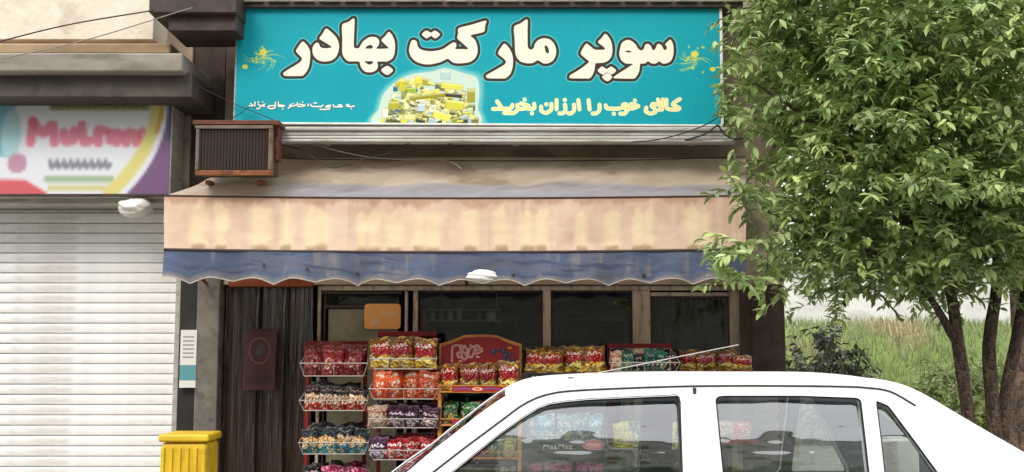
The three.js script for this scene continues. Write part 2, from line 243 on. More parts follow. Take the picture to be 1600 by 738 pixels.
{
  const z = 0.62, a = P(SX0, SY1, z), b = P(SX1, SY0, z), t = thing('shop_sign', 'wide teal sign board with cream outlined lettering and grocery picture', 'sign');
  part('cabinet', bx(a.x - 0.012, b.x + 0.012, a.y - 0.01, b.y + 0.012, z - 0.2, z - 0.006, 0.006), M.greyMetal, t);
  const f = new THREE.PlaneGeometry(b.x - a.x, b.y - a.y); f.translate((a.x + b.x) / 2, (a.y + b.y) / 2, z);
  part('printed_face', f, phys({ map: signTex, roughness: 0.6, specularIntensity: 0.5 }), t);
  part('bottom_trim', bx(a.x - 0.014, b.x + 0.014, a.y - 0.017, a.y - 0.002, z - 0.22, z + 0.012, 0.004), M.white, t);
  part('side_trim', bx(b.x + 0.002, b.x + 0.022, a.y, b.y, z - 0.21, z + 0.01, 0.004), M.white, t);
  t.rotation.z = -0.0055; t.position.y = -0.0;
  // ribbed metal strip under the board
  const s = thing('metal_strip', 'grey ribbed metal strip running under the teal sign', 'metal strip');
  [[198, 204, 0.64], [204.5, 212, 0.62], [212.5, 217, 0.645], [217.5, 222, 0.665]].forEach(([y0, y1, zz]) => part('rib', pbx(374, 1150, y0, y1, zz, 0.1, 0.008), M.greyMetal, s));
  for (const px of [500, 800, 1080]) part('bracket', bx(X(px, 210, 0.4), X(px, 210, 0.4) + 0.05, Y(221, 0.4), Y(198, 0.4), 0.2, 0.55), M.greyMetal, s);
  s.rotation.z = -0.001;
}

// ---------------------------------------------------------------- canopy
{
  const t = thing('shop_canopy', 'beige fabric canopy with faded blue scalloped valance over the shopfront', 'awning');
  const pxL = 256, pxR = 1166, r = rngOf(8);
  const zs = [0.4, 0.7, 1.1], ys = [249, 309, 391], sag = [-3, 4, 4.5];
  const edge = (k, u) => { const px = k === 0 ? 372 + (pxR - 372) * u : pxL + (pxR - pxL) * u; return P(px, ys[k] + sag[k] * (1 - (2 * u - 1) ** 2) - (k ? 2.5 : 0), zs[k]); };
  const nz = (u, v, k) => (fbm(u * 0.98, v * 0.9, 12, 3, 3, k ? L2 : L1) - 0.5);
  const panel = (k, billow, fold) => grid(150, 18, (u, v) => { const a = edge(k + 1, u), b = edge(k, u), p = a.lerp(b, v), w = Math.sin(Math.PI * v); p.y += -billow * w + fold * nz(u, v, k) * w; p.z += fold * 0.8 * nz(u, v, k) * w; return p; });
  const weave = pixelTex(256, 256, (u, v) => { const g = 128 + 60 * Math.sin(u * 6.2832 * 64) * Math.sin(v * 6.2832 * 64) + 60 * (fbm(u, v, 8, 8, 4) - 0.5); return [g, g, g]; }, false); weave.repeat.set(12, 1);
  // upper cloth: sun-bleached beige with blue-grey dye run along the lower hem
  const upTex = pixelTex(1024, 256, (u, v) => {
    const n = fbm(u, v, 16, 3, 5), m = fbm(u, v, 6, 2, 4, L2), hem = 0.3 + 0.2 * m, blue = sm(hem + 0.1, hem - 0.06, v) * sm(0.1, 0.22, u + 0.1 * (m - 0.5));
    let c = mix([214, 196, 176], [200, 180, 158], sm(0.3, 0.7, n)); c = mix(c, [156, 154, 164], blue * (0.65 + 0.35 * n)); c = mix(c, [150, 126, 108], 0.5 * sm(0.56, 0.72, fbm(u + 0.2, v, 10, 4, 4) + 0.22 * (v - 0.5)));
    const g = (fbm(u, v, 48, 12, 2, L2) - 0.5) * 12; return c.map((q) => q + g);
  });
  part('upper_cloth', panel(0, 0.03, 0.05), phys({ map: upTex, roughness: 1, bumpMap: weave, bumpScale: 0.004, transmission: 0.38, thickness: 0 }), t);
  // lower cloth: pinkish beige with soft-edged pale yellow patches, brown run marks at both hems
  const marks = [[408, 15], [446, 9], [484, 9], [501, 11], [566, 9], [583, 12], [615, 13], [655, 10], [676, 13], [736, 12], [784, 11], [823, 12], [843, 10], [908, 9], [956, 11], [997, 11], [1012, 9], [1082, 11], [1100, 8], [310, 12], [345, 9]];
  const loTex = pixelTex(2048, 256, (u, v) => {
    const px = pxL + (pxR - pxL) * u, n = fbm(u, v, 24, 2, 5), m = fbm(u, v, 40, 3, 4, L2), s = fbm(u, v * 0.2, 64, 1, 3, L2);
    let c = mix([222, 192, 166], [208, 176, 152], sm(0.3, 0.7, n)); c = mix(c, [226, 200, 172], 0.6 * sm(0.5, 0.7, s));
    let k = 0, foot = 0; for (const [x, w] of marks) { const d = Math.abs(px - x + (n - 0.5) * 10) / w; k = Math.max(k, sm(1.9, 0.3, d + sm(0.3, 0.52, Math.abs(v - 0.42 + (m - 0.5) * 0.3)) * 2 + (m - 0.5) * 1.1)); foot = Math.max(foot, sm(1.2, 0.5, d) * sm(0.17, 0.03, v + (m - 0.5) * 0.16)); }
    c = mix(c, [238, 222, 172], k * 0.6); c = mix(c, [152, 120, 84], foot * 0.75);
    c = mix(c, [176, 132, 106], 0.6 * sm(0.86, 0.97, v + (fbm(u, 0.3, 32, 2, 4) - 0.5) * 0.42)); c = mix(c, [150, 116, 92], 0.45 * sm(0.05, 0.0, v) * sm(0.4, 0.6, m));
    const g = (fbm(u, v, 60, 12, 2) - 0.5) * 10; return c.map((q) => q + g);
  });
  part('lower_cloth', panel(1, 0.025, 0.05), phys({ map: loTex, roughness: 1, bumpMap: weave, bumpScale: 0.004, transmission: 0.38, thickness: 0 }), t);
  part('hem_roll', tube(Array.from({ length: 21 }, (_, i) => edge(1, i / 20).add(V(0, 0.004, 0.006))), 0.006, 120), M.darkFrame, t);
  part('front_bar', tube(Array.from({ length: 21 }, (_, i) => edge(2, i / 20).add(V(0, -0.006, 0.0))), 0.011, 120), M.darkFrame, t);
  // valance
  const vTex = pixelTex(1024, 256, (u, v) => {
    const n = fbm(u, v, 12, 4, 5), s = fbm(u, v * 0.3, 48, 2, 4, L2), st = fbm(u + v * 0.14, v, 20, 6, 4);
    let c = mix([84, 98, 126], [104, 110, 128], sm(0.35, 0.7, n)); c = mix(c, [140, 134, 136], 0.7 * sm(0.52, 0.75, s)); c = mix(c, [66, 78, 108], 0.6 * sm(0.55, 0.7, st)); c = mix(c, [168, 150, 134], 0.5 * sm(0.2, 0.02, v + (s - 0.5) * 0.3));
    const g = (fbm(u, v, 60, 16, 2) - 0.5) * 12; return c.map((q) => q + g);
  });
  const lowY = (px) => { const per = 65.5, q = ((((px - 427 + (px > 560 && px < 700 ? 3 : 0)) / per) % 1) + 1) % 1, w = Math.abs(2 * q - 1); return 434 + (8 + 2.5 * Math.sin(px * 0.047)) * (w ** 1.6) + 3 * (1 - ((px - 780) / 420) ** 2); };   // points hang every 65
  const val = (u, v) => { const px = pxL + (pxR - pxL) * u, top = edge(2, u).add(V(0, -0.012, 0.004)), low = P(px, lowY(px), zs[2] + 0.02); const p = low.lerp(top, v); p.z += (0.03 * Math.sin(px * 0.031) + 0.016 * Math.sin(px * 0.096 + 1)) * (1 - v) + 0.02 * nz(u, v, 0); return p; };
  part('valance', grid(280, 8, val), phys({ map: vTex, roughness: 1, bumpMap: weave, bumpScale: 0.004, transmission: 0.2, thickness: 0 }), t, 'faded blue valance with a scalloped lower edge');
  part('piping', tube(Array.from({ length: 281 }, (_, i) => val(i / 280, 0)), 0.0042, 560, false, 5), mat({ map: worn([190, 180, 170], [170, 156, 146], [124, 104, 90]), roughness: 0.9 }), t);
  // bars that carry the cloth
  for (const px of [262, 720, 1158]) { const u = (px - pxL) / (pxR - pxL); part('arm', rod(V(edge(2, u).x, Y(446, 0), 0.1), edge(2, u).add(V(0, -0.01, -0.01)), 0.012, 8), M.rust, t); }
  for (const [px, py] of [[412, 414], [558, 427], [802, 430], [1006, 430], [480, 420]]) { const u = (px - pxL) / (pxR - pxL); part('eyelet', new THREE.TorusGeometry(0.008, 0.004, 6, 10).translate(...P(px, py, val(u, 0.35).z + 0.012).toArray()), M.darkFrame, t); }
}
{ // crumpled white bundle hung at the valance
  const g = new THREE.SphereGeometry(1, 40, 24), p = g.attributes.position, v = V(0, 0, 0);
  for (let i = 0; i < p.count; i++) { v.fromBufferAttribute(p, i); const n = 1 + 0.22 * (fbm(v.x * 0.2 + 0.5, v.y * 0.6 + 0.5, 8, 8, 3) - 0.5) + 0.06 * Math.sin(v.y * 9 + v.x * 3); p.setXYZ(i, v.x * 0.103 * n, v.y * 0.042 * n, v.z * 0.045 * n); }
  g.computeVertexNormals();
  const o = single('cloth_bundle', g, mat({ color: 0xe9e6de, roughness: 0.8 }), 'white crumpled oval bundle tucked under the blue valance', 'bundle'); o.position.copy(P(753, 431.5, 1.19));
}

// ---------------------------------------------------------------- cooler, cables
{
  const t = thing('air_cooler', 'old brown wooden framed cooler box under the left end of the teal sign', 'air cooler');
  const zf = 0.86; part('cabinet', pbx(306, 427, 196, 271, zf - 0.03, 0.2, 0.01), M.darkWall, t);
  part('top_board', pbx(300, 436, 187.5, 194.5, zf + 0.01, 0.22, 0.006), M.wood, t);
  part('side_board', pbx(427.5, 435.5, 195, 250, zf - 0.06, 0.12, 0.006), M.wood, t);
  const fr = mat({ map: worn([122, 108, 96], [104, 90, 80], [84, 58, 40], { amount: 0.8 }), roughness: 0.7 });
  for (const a of [[304, 426, 195.5, 201], [304, 426, 266, 274], [304, 311, 201.5, 265.5], [418, 426, 201.5, 265.5]]) part('frame_rail', pbx(...a, zf + 0.004, 0.03, 0.004), a[2] > 260 ? M.rust : fr, t);
  for (let i = 0; i < 22; i++) { const a = P(311 + i * 5, 265, zf - 0.012), b = P(311 + i * 5, 202, zf - 0.012); part('louvre', new RoundedBoxGeometry(a.distanceTo(P(316, 265, zf)) * 0 + 0.016, b.y - a.y, 0.004, 1, 0.001).rotateY(0.7).translate(a.x, (a.y + b.y) / 2, zf - 0.014), M.darkFrame, t); }
  part('support', bx(X(330, 275, 0.5), X(330, 275, 0.5) + 0.04, Y(275, 0.85) - 0.03, Y(275, 0.85), 0.2, 0.66), M.rust, t);
  part('support', bx(X(410, 275, 0.5), X(410, 275, 0.5) + 0.04, Y(275, 0.85) - 0.03, Y(275, 0.85), 0.2, 0.66), M.rust, t);
}
{
  const lines = [
    ['black cable sagging along the wall right of the cooler box', M.cable, 0.0042, [[436, 226, 0.5], [470, 234, 0.6], [520, 262, 0.75], [556, 252, 0.7], [610, 238, 0.6], [660, 216, 0.62], [684, 216, 0.62], [705, 226, 0.6]]],
    ['thin pale cable drooping from under the sign to the canopy top', M.paleCable, 0.0035, [[478, 220, 0.6], [520, 234, 0.6], [580, 246, 0.55], [640, 250, 0.5], [700, 252, 0.5], [722, 264, 0.6]]],
    ['taut dark cable stretched along the top edge of the canopy', M.cable, 0.004, [[374, 240, 0.45], [437, 247, 0.45], [600, 250, 0.45], [800, 251.5, 0.45], [1000, 250, 0.45], [1165, 245, 0.45]]],
    ['black cable rising past the right end of the metal strip', M.cable, 0.0045, [[985, 222, 0.66], [1030, 218, 0.68], [1080, 204, 0.7], [1112, 190, 0.7], [1140, 160, 0.5], [1160, 120, 0.4]]],
    ['thick black cable loop hanging right of the sign corner', M.cable, 0.007, [[1070, 220, 0.66], [1105, 208, 0.7], [1122, 196, 0.7], [1128, 205, 0.7], [1140, 215, 0.7], [1160, 216, 0.6], [1180, 206, 0.5]]],
    ['thin cable crossing the lower left corner of the teal sign', M.cable, 0.0032, [[300, 130, 0.64], [374, 166, 0.66], [405, 178, 0.68], [428, 188, 0.7]]],
    ['thin cable running steeply down beside the teal sign lettering', M.cable, 0.003, [[340, 200, 0.64], [374, 178, 0.66], [392, 167, 0.67], [400, 170, 0.67]]],
  ];
  for (const [label, m, r, l] of lines) single('cable', tube(l.map((q) => P(...q)), r, 60), m, label, 'cable', 'cables on the shop wall');
}

// ---------------------------------------------------------------- curtain, poster, plaque, things behind the glass
{
  const t = thing('strip_curtain', 'dark brown plastic strip curtain hanging in the left doorway', 'curtain');
  const crumple = pixelTex(256, 256, (u, v) => { const g = 255 * (0.6 * (1 - Math.min(1, 4 * Math.abs(fbm(u, v, 6, 2, 3) - 0.5))) + 0.4 * fbm(u, v, 4, 3, 3, L2)); return [g, g, g]; }, false);
  const film = [0, 1, 2].map((k) => phys({ map: worn([[84, 68, 58], [72, 58, 50], [96, 78, 66]][k], [58, 47, 41], [112, 96, 84], { fx: 4, fy: 2, amount: 0.5, repeat: 1 }), roughness: 0.22, transmission: 0.35, thickness: 0, ior: 1.55, bumpMap: crumple, bumpScale: 0.014 }));
  const r = rngOf(41);
  for (let i = 0; i < 9; i++) {
    const px = 353 + i * 14.6, x0 = X(px, 450, 0.02), w = 0.1 + 0.03 * r(), z0 = 0.012 + 0.022 * (i % 3), ph = r() * 6, am = 0.008 + 0.016 * r(), tw = (r() - 0.5) * 0.06;
    part('strip', grid(6, 30, (u, v) => { const y = 0.06 + (Y(448, 0.05) - 0.066) * v; return V(x0 + w * u + 0.008 * Math.sin(v * 5 + ph), y, z0 + 0.02 + am * Math.sin(v * 4 + ph) * (1 - v * 0.6) + tw * (u - 0.5) * (1 - v) + 0.004 * Math.sin(v * 23 + u * 5 + ph)); }), film[Math.floor(r() * 3)], t);
  }
  const po = canvasTex(128, 224, (c) => { c.fillStyle = 'rgb(66,30,28)'; c.fillRect(0, 0, 128, 224); c.strokeStyle = 'rgba(150,120,96,0.5)'; c.lineWidth = 5; c.beginPath(); c.ellipse(64, 80, 40, 46, 0, 0, 6.3); c.stroke(); c.fillStyle = 'rgba(60,70,66,0.8)'; c.beginPath(); c.ellipse(66, 76, 16, 24, 0.3, 0, 6.3); c.fill(); c.fillStyle = 'rgba(40,16,16,0.7)'; c.fillRect(0, 0, 128, 10); c.fillRect(10, 170, 108, 30); });
  const a = P(378, 610, 0.11), b = P(431, 514, 0.11);
  const gp = grid(8, 8, (u, v) => V(a.x + (b.x - a.x) * u, a.y + (b.y - a.y) * v, 0.105 + 0.006 * Math.sin(u * 6)));
  single('poster', gp, mat({ map: po, roughness: 0.5 }), 'dark red poster stuck on the brown strip curtain', 'poster');
}
{
  const tx = canvasTex(256, 180, (c) => { c.fillStyle = 'rgb(250,178,100)'; c.fillRect(0, 0, 256, 180); const r = rngOf(3); for (let i = 0; i < 40; i++) { c.fillStyle = `rgba(236,176,110,${0.1 * r()})`; c.fillRect(r() * 256, r() * 180, 60 * r(), 40 * r()); } c.lineCap = 'round'; c.lineJoin = 'round'; c.strokeStyle = 'rgb(232,204,170)'; c.lineWidth = 8; polyline(c, [[140, 46], [116, 62], [128, 78], [150, 74]]); polyline(c, [[158, 60], [180, 56], [182, 72], [158, 74]]); polyline(c, [[196, 72], [198, 54], [214, 60], [216, 74]]); polyline(c, [[232, 44], [228, 76]]); c.lineWidth = 7; polyline(c, [[104, 92], [70, 98], [54, 94]]); polyline(c, [[110, 118], [70, 112], [44, 128], [60, 136], [100, 128]]); polyline(c, [[40, 148], [80, 142], [104, 144]]); });
  const z = 0.09, a = P(568.5, 514, z), b = P(625, 475, z), w = b.x - a.x, h = b.y - a.y, s = new THREE.Shape(), q = 0.03;
  s.moveTo(q, 0); s.lineTo(w - q, 0); s.quadraticCurveTo(w, 0, w, q); s.lineTo(w, h - q); s.quadraticCurveTo(w, h, w - q, h); s.lineTo(q, h); s.quadraticCurveTo(0, h, 0, h - q); s.lineTo(0, q); s.quadraticCurveTo(0, 0, q, 0);
  const g = new THREE.ExtrudeGeometry(s, { depth: 0.006, bevelSize: 0.002, bevelThickness: 0.002, bevelSegments: 1 }), p = g.attributes.position, uv = g.attributes.uv;
  for (let i = 0; i < p.count; i++) uv.setXY(i, p.getX(i) / w, p.getY(i) / h);
  g.translate(a.x, a.y, z - 0.038);
  single('card_plaque', g, mat({ map: tx, roughness: 0.45 }), 'rounded orange plaque with pale writing on the door top', 'plaque');
}
{ // inside: a shelf with jars, a red box, light tubes
  const z = -0.5, t = thing('wall_shelf', 'pale wire shelf hanging behind the window beside the door', 'shelf');
  part('board', pbx(668, 782, 483, 485.5, z, 0.16, 0.002), M.wire, t);
  part('hanger', rod(P(690, 483, z - 0.08), V(P(690, 483, z - 0.08).x, 3.1, z - 0.08), 0.004), M.wire, t); part('hanger', rod(P(776, 483, z - 0.08), V(P(776, 483, z - 0.08).x, 3.1, z - 0.08), 0.004), M.wire, t);
  part('lower_board', pbx(662, 782, 500, 502.5, z, 0.16, 0.002), M.greyMetal, t); part('hanger', rod(P(672, 483, z - 0.08), P(672, 501, z - 0.08), 0.004), M.wire, t); part('hanger', rod(P(780, 483, z - 0.08), P(780, 501, z - 0.08), 0.004), M.wire, t);
  const jarM = [mat({ color: 0xb8b4ac, roughness: 0.4 }), mat({ color: 0x8f9a98, roughness: 0.4 }), mat({ color: 0xd8d4cc, roughness: 0.4 })];
  const where = ['leftmost', 'second from left', 'third from left', 'fourth from left', 'fifth from left', 'rightmost'];
  [676, 690, 703, 717, 748, 768].forEach((px, i) => { const b = P(px, 500, z - 0.07), h = i === 5 ? 0.07 : 0.085 + 0.01 * (i % 2), r = i === 5 ? 0.045 : 0.022; single('jar', new THREE.LatheGeometry([[0, 0], [r, 0], [r, h * 0.7], [r * 0.6, h * 0.82], [r * 0.62, h], [0, h]].map((q) => new THREE.Vector2(...q)), 14).translate(b.x, b.y + 0.001, b.z), jarM[i % 3], 'pale jar on the hanging shelf behind the window, ' + where[i] + ' of six', 'jar', 'jars behind the window'); });
  const c = thing('shop_counter', 'grey counter with shelving seen dimly through the shop windows', 'counter');
  part('counter_body', bx(X(660, 600, -1.6), X(980, 600, -1.6), 0.052, 1.5, -2.3, -1.8), M.room, c); part('counter_top', bx(X(660, 600, -1.6) - 0.03, X(980, 600, -1.6) + 0.03, 1.502, 1.54, -2.33, -1.76), M.greyMetal, c);
  const f = thing('display_fridge', 'tall grey display cabinet seen dimly behind the middle window', 'cabinet');
  part('cabinet_body', bx(X(868, 500, -2.6), X(985, 500, -2.6), 0.052, 1.92, -3.4, -2.75), M.greyMetal, f); part('door_trim', bx(X(868, 500, -2.6) + 0.04, X(985, 500, -2.6) - 0.04, 0.2, 1.8, -2.748, -2.72), M.room, f);
  const rb = thing('red_box', 'tall red carton standing behind the window next to the door', 'carton'); part('carton_body', pbx(659, 668, 484, 700, -0.15, 0.05), M.redPaint, rb);
  const g = thing('door_curtain', 'dark pleated curtain behind the window at the right end', 'curtain'); part('cloth', grid(80, 4, (u, v) => V(X(1014, 500, -0.1) + (X(1150, 500, -0.1) - X(1014, 500, -0.1)) * u, 0.2 + 1.78 * v, -0.14 + 0.025 * Math.sin(u * 70) + 0.012 * Math.sin(u * 31))), mat({ map: worn([66, 48, 40], [52, 38, 32], [36, 28, 24], { fx: 20, fy: 2 }), roughness: 0.8 }), g);
}

// ---------------------------------------------------------------- snack packets
function squiggle(c, x, y, w, h, col, lw, seed) {
  const r = rngOf(seed * 7 + 1 + SHIFT * 57), n = 3 + Math.floor(r() * 2); c.strokeStyle = col; c.lineCap = c.lineJoin = 'round'; let q = x;
  for (let i = 0; i < n; i++) { const ww = w / n * (0.8 + 0.3 * r()), b = y + h * (0.55 + 0.2 * r()), t = y + h * (0.05 + 0.3 * r()); c.lineWidth = lw * (0.6 + 0.6 * r()); polyline(c, [[q, b], [q + ww * 0.3, t], [q + ww * (0.5 + 0.3 * r()), t + h * 0.15], [q + ww * 0.45, b + h * 0.2 * r()], [q + ww * 0.95, b]]); if (r() < 0.5) { c.beginPath(); c.fillStyle = col; c.arc(q + ww * 0.5, y + h * (r() < 0.5 ? 0 : 1), lw * 0.55, 0, 6.3); c.fill(); } q += ww; }
}
let SHIFT = 0;
function blobs(c, list, n, x, y, w, h, s, seed) { const r = rngOf(seed + SHIFT * 131); for (let i = 0; i < n; i++) { c.fillStyle = list[Math.floor(r() * list.length)]; c.beginPath(); c.ellipse(x + r() * w, y + r() * h, s * (0.6 + r()), s * (0.35 + 0.5 * r()), r() * 3, 0, 6.3); c.fill(); } }
function print(fn) { return [0, 1].map((k) => { SHIFT = k; return canvasTex(128, 176, (c, w, h) => { fn(c, w, h); c.fillStyle = 'rgba(220,220,215,0.55)'; for (let i = 0; i < 16; i++) { c.fillRect(0, 1 + i * 0.7, w, 0.3); c.fillRect(0, h - 1 - i * 0.7, w, 0.3); } }); }); }
const fill = (c, col, y0, y1) => { c.fillStyle = col; c.fillRect(0, y0, 128, y1 - y0); };
const PRINT = {
  gold: print((c) => { fill(c, '#8a5a1e', 0, 176); blobs(c, ['#c89a30', '#5a3214', '#e0b848', '#7a3c18'], 60, 0, 0, 128, 176, 11, 1); c.fillStyle = '#a41018'; c.beginPath(); c.ellipse(64, 72, 56, 40, 0, 0, 6.3); c.fill(); squiggle(c, 18, 32, 92, 36, '#f0e6dc', 7, 3); blobs(c, ['#f0d840', '#f6e884', '#e0b020', '#f8f0b0'], 34, 14, 112, 100, 54, 11, 4); }),
  red: print((c) => { fill(c, '#74090e', 0, 176); fill(c, '#960f18', 40, 120); squiggle(c, 16, 20, 96, 26, '#c08080', 5, 5); blobs(c, ['#d89890', '#ecd0c8', '#a82030', '#c04850', '#80101a'], 34, 14, 70, 100, 90, 10, 6); }),
  blackRed: print((c) => { fill(c, '#1a1416', 0, 70); fill(c, '#b02018', 100, 176); blobs(c, ['#ecdcc8', '#d8b898', '#f6ece0', '#c89878'], 40, 4, 66, 120, 60, 12, 7); squiggle(c, 14, 18, 100, 24, '#b09890', 5, 8); blobs(c, ['#f0d8c8', '#e06040'], 12, 14, 136, 100, 30, 9, 9); }),
  teal: print((c) => { fill(c, '#10161a', 0, 70); fill(c, '#1c7c92', 106, 176); blobs(c, ['#f0dcb0', '#e4c080', '#f8eed4', '#d09858'], 44, 4, 66, 120, 62, 13, 10); squiggle(c, 16, 24, 96, 22, '#3c6a78', 5, 11); blobs(c, ['#f0d0a0', '#60b4c4'], 12, 14, 138, 100, 30, 9, 12); }),
  magenta: print((c) => { fill(c, '#8a1448', 0, 176); blobs(c, ['#c03878', '#60102c', '#e08cb0'], 26, 0, 10, 128, 160, 14, 13); squiggle(c, 14, 40, 100, 34, '#f0d8e2', 7, 14); }),
  black: print((c) => { fill(c, '#141214', 0, 176); squiggle(c, 14, 30, 100, 34, '#d8d2cc', 6, 15); blobs(c, ['#e8dccc', '#7c1c3c', '#b8a890'], 22, 10, 90, 108, 70, 11, 16); }),
  orange: print((c) => { fill(c, '#d8501c', 0, 176); fill(c, '#e8662a', 20, 80); squiggle(c, 30, 18, 66, 26, '#f4e8e0', 7, 17); blobs(c, ['#f4d8c4', '#f8ece0', '#f09058', '#e8a078'], 26, 40, 60, 54, 100, 11, 18); blobs(c, ['#b83410'], 8, 4, 60, 120, 110, 8, 19); }),
  purple: print((c) => { fill(c, '#3c1838', 0, 176); blobs(c, ['#5a2450', '#2a1028'], 20, 0, 0, 128, 90, 16, 20); squiggle(c, 14, 50, 100, 34, '#e8e0ec', 9, 21); blobs(c, ['#e6e2ea', '#b8a8c4', '#f4f0f0', '#9c88a8'], 26, 10, 100, 108, 66, 12, 22); }),
  cream: print((c) => { fill(c, '#d8c4b0', 0, 176); blobs(c, ['#f0e8dc', '#c49c84', '#b87060', '#e8d8c0'], 40, 0, 10, 128, 160, 12, 23); squiggle(c, 16, 40, 96, 30, '#9a3c3c', 6, 24); }),
  crimson: print((c) => { fill(c, '#a8141e', 0, 176); blobs(c, ['#c42830', '#70101c'], 20, 0, 0, 128, 176, 16, 25); squiggle(c, 12, 36, 104, 36, '#f4e8e6', 9, 26); blobs(c, ['#f0dcd8', '#e08880', '#f8f0e8'], 22, 16, 90, 96, 70, 11, 27); }),
  green: print((c) => { fill(c, '#1c5a30', 0, 176); blobs(c, ['#2c7840', '#10381c'], 20, 0, 0, 128, 90, 16, 28); squiggle(c, 14, 24, 100, 30, '#c4dcc0', 6, 29); blobs(c, ['#e4e8d0', '#a8c090', '#f0f0e4', '#c8b060'], 30, 14, 80, 100, 80, 11, 30); }),
  sea: print((c) => { fill(c, '#1a7460', 0, 176); blobs(c, ['#2a9478', '#0e4c40', '#1c2020'], 26, 0, 0, 128, 176, 14, 31); squiggle(c, 14, 30, 100, 34, '#d0e4d8', 6, 32); blobs(c, ['#d8e0cc', '#b89c70'], 16, 20, 100, 90, 60, 10, 33); }),
  pink: print((c) => { fill(c, '#b8408c', 0, 176); blobs(c, ['#d068a8', '#90286c'], 24, 0, 0, 128, 176, 15, 34); squiggle(c, 14, 50, 100, 40, '#f6e4f0', 10, 35); blobs(c, ['#f4e0ec', '#e8b0d4'], 20, 20, 90, 90, 70, 12, 36); }),
  sky: print((c) => { fill(c, '#58a8c8', 0, 176); blobs(c, ['#84c4dc', '#3c88b0', '#c8e4ec'], 30, 0, 0, 128, 176, 15, 37); squiggle(c, 14, 40, 100, 36, '#f4f8f8', 9, 38); blobs(c, ['#f0e8c0', '#f8f8f0'], 18, 14, 110, 100, 56, 12, 39); }),
  yellow: print((c) => { fill(c, '#d8c428', 0, 176); blobs(c, ['#ece050', '#8ca030', '#c89820', '#e8d878'], 40, 0, 0, 128, 176, 14, 40); squiggle(c, 14, 40, 100, 30, '#4c7828', 8, 41); }),
};
const crinkle = pixelTex(256, 256, (u, v) => { const a = Math.abs(fbm(u, v, 5, 5, 3) - 0.5), b = Math.abs(fbm(u, v, 9, 7, 3, L2) - 0.5), g = 255 * (1 - Math.min(1, 3 * a)) * 0.6 + 255 * (1 - Math.min(1, 4 * b)) * 0.4; return [g, g, g]; }, false);
const bagMat = {}; for (const k in PRINT) bagMat[k] = [0, 1, 2, 3].map((i) => phys({ map: PRINT[k][i % 2], color: [0xffffff, 0xe8dcd4, 0xd4cccc, 0xfff0e0][i], roughness: 0.26, clearcoat: 0.3, clearcoatRoughness: 0.2, bumpMap: crinkle, bumpScale: 0.022 }));
// a filled pillow packet, one unit wide and high, three variants
const bagGeo = [0, 1, 2, 3, 4, 5, 6].map((s) => {
  const r = rngOf(60 + s), a = r() * 6, b = r() * 6, c = r() * 6, side = (sg) => grid(10, 14, (u, v) => {
    const x = u - 0.5, y = v, inside = THREE.MathUtils.clamp((Math.min(v, 1 - v) - 0.07) / 0.93, 0, 1), t = Math.pow(Math.max(0, 1 - Math.pow(Math.abs(2 * x), 2.6)), 0.6) * Math.pow(Math.max(0, Math.sin(Math.PI * Math.min(1, inside * 1.0 / 0.43 * 0.5 > 0.5 ? 0.5 : inside / 0.86))), 0.7);
    const pinch = 1 - 0.1 * Math.min(1, inside * 4) * Math.sin(Math.PI * v), fat = 0.36 + 0.03 * s, cr = 0.13 * Math.sin(9 * v + 7 * x + a) * Math.sin(5 * x + b) + 0.06 * Math.sin(17 * x + 4 * v + c), wave = 0.12 * Math.sin(x * 8 + a) * (v < 0.09 || v > 0.91 ? 1 : 0.3);
    return V(x * pinch, y + (0.03 * Math.sin(x * 9 + b) + 0.1 * x * Math.sin(a)) * (v > 0.5 ? (v - 0.5) * 2 : 0), sg * (t * (fat + cr) + 0.004) + wave + (v > 0.6 ? (v - 0.6) * (c - 3) * 0.25 : 0));
  });
  const back = side(-1); back.index.array.reverse(); back.computeVertexNormals(); const g = mergeGeometries([side(1), back]); return g;
});
const ORD = ['first', 'second', 'third', 'fourth', 'fifth', 'sixth', 'seventh'];
let bagNo = 0;
// bag(kind, px, pyTop, pyBottom, z, px width, label, group, turn, lean)
function bag(kind, px, top, bottom, z, pw, label, group, turn = 0, lean = 0.08, roll = 0) {
  const a = P(px - pw / 2, bottom, z), b = P(px + pw / 2, top, z), m = single('snack_packet', bagGeo[bagNo++ % 7], bagMat[kind][(bagNo * 7 + Math.floor(px)) % 4], label, 'snack packet', group);
  m.position.set((a.x + b.x) / 2, a.y, z); m.scale.set(b.x - a.x, (b.y - a.y), 0.085); m.rotation.set(-lean, turn, roll, 'YXZ'); return m;
}
const KIND = { gold: 'gold and red', red: 'dark red', blackRed: 'black and red', teal: 'black and teal', magenta: 'magenta', black: 'black', orange: 'orange', purple: 'purple and white', cream: 'cream', crimson: 'bright red', green: 'green', sea: 'sea green', pink: 'pink', sky: 'light blue', yellow: 'yellow' };
// a row of packets: kinds from left to right between two picture columns
function row(kinds, px0, px1, top, bottom, z, place, group, seed, wide = 1.1, jitter = 3) {
  const r = rngOf(seed), w = (px1 - px0) / kinds.length;
  kinds.forEach((k, i) => bag(k, px0 + w * (i + 0.5 + (r() - 0.5) * 0.16), top + (r() - 0.7) * jitter * 2, bottom, z + (i % 2) * 0.022, w * wide * (1.06 + 0.2 * r()), `${KIND[k]} packet, ${ORD[i]} from left, ${place}`, group, (r() - 0.5) * 0.7, 0.12 + (r() - 0.5) * 0.2, (r() - 0.5) * 0.22));
}
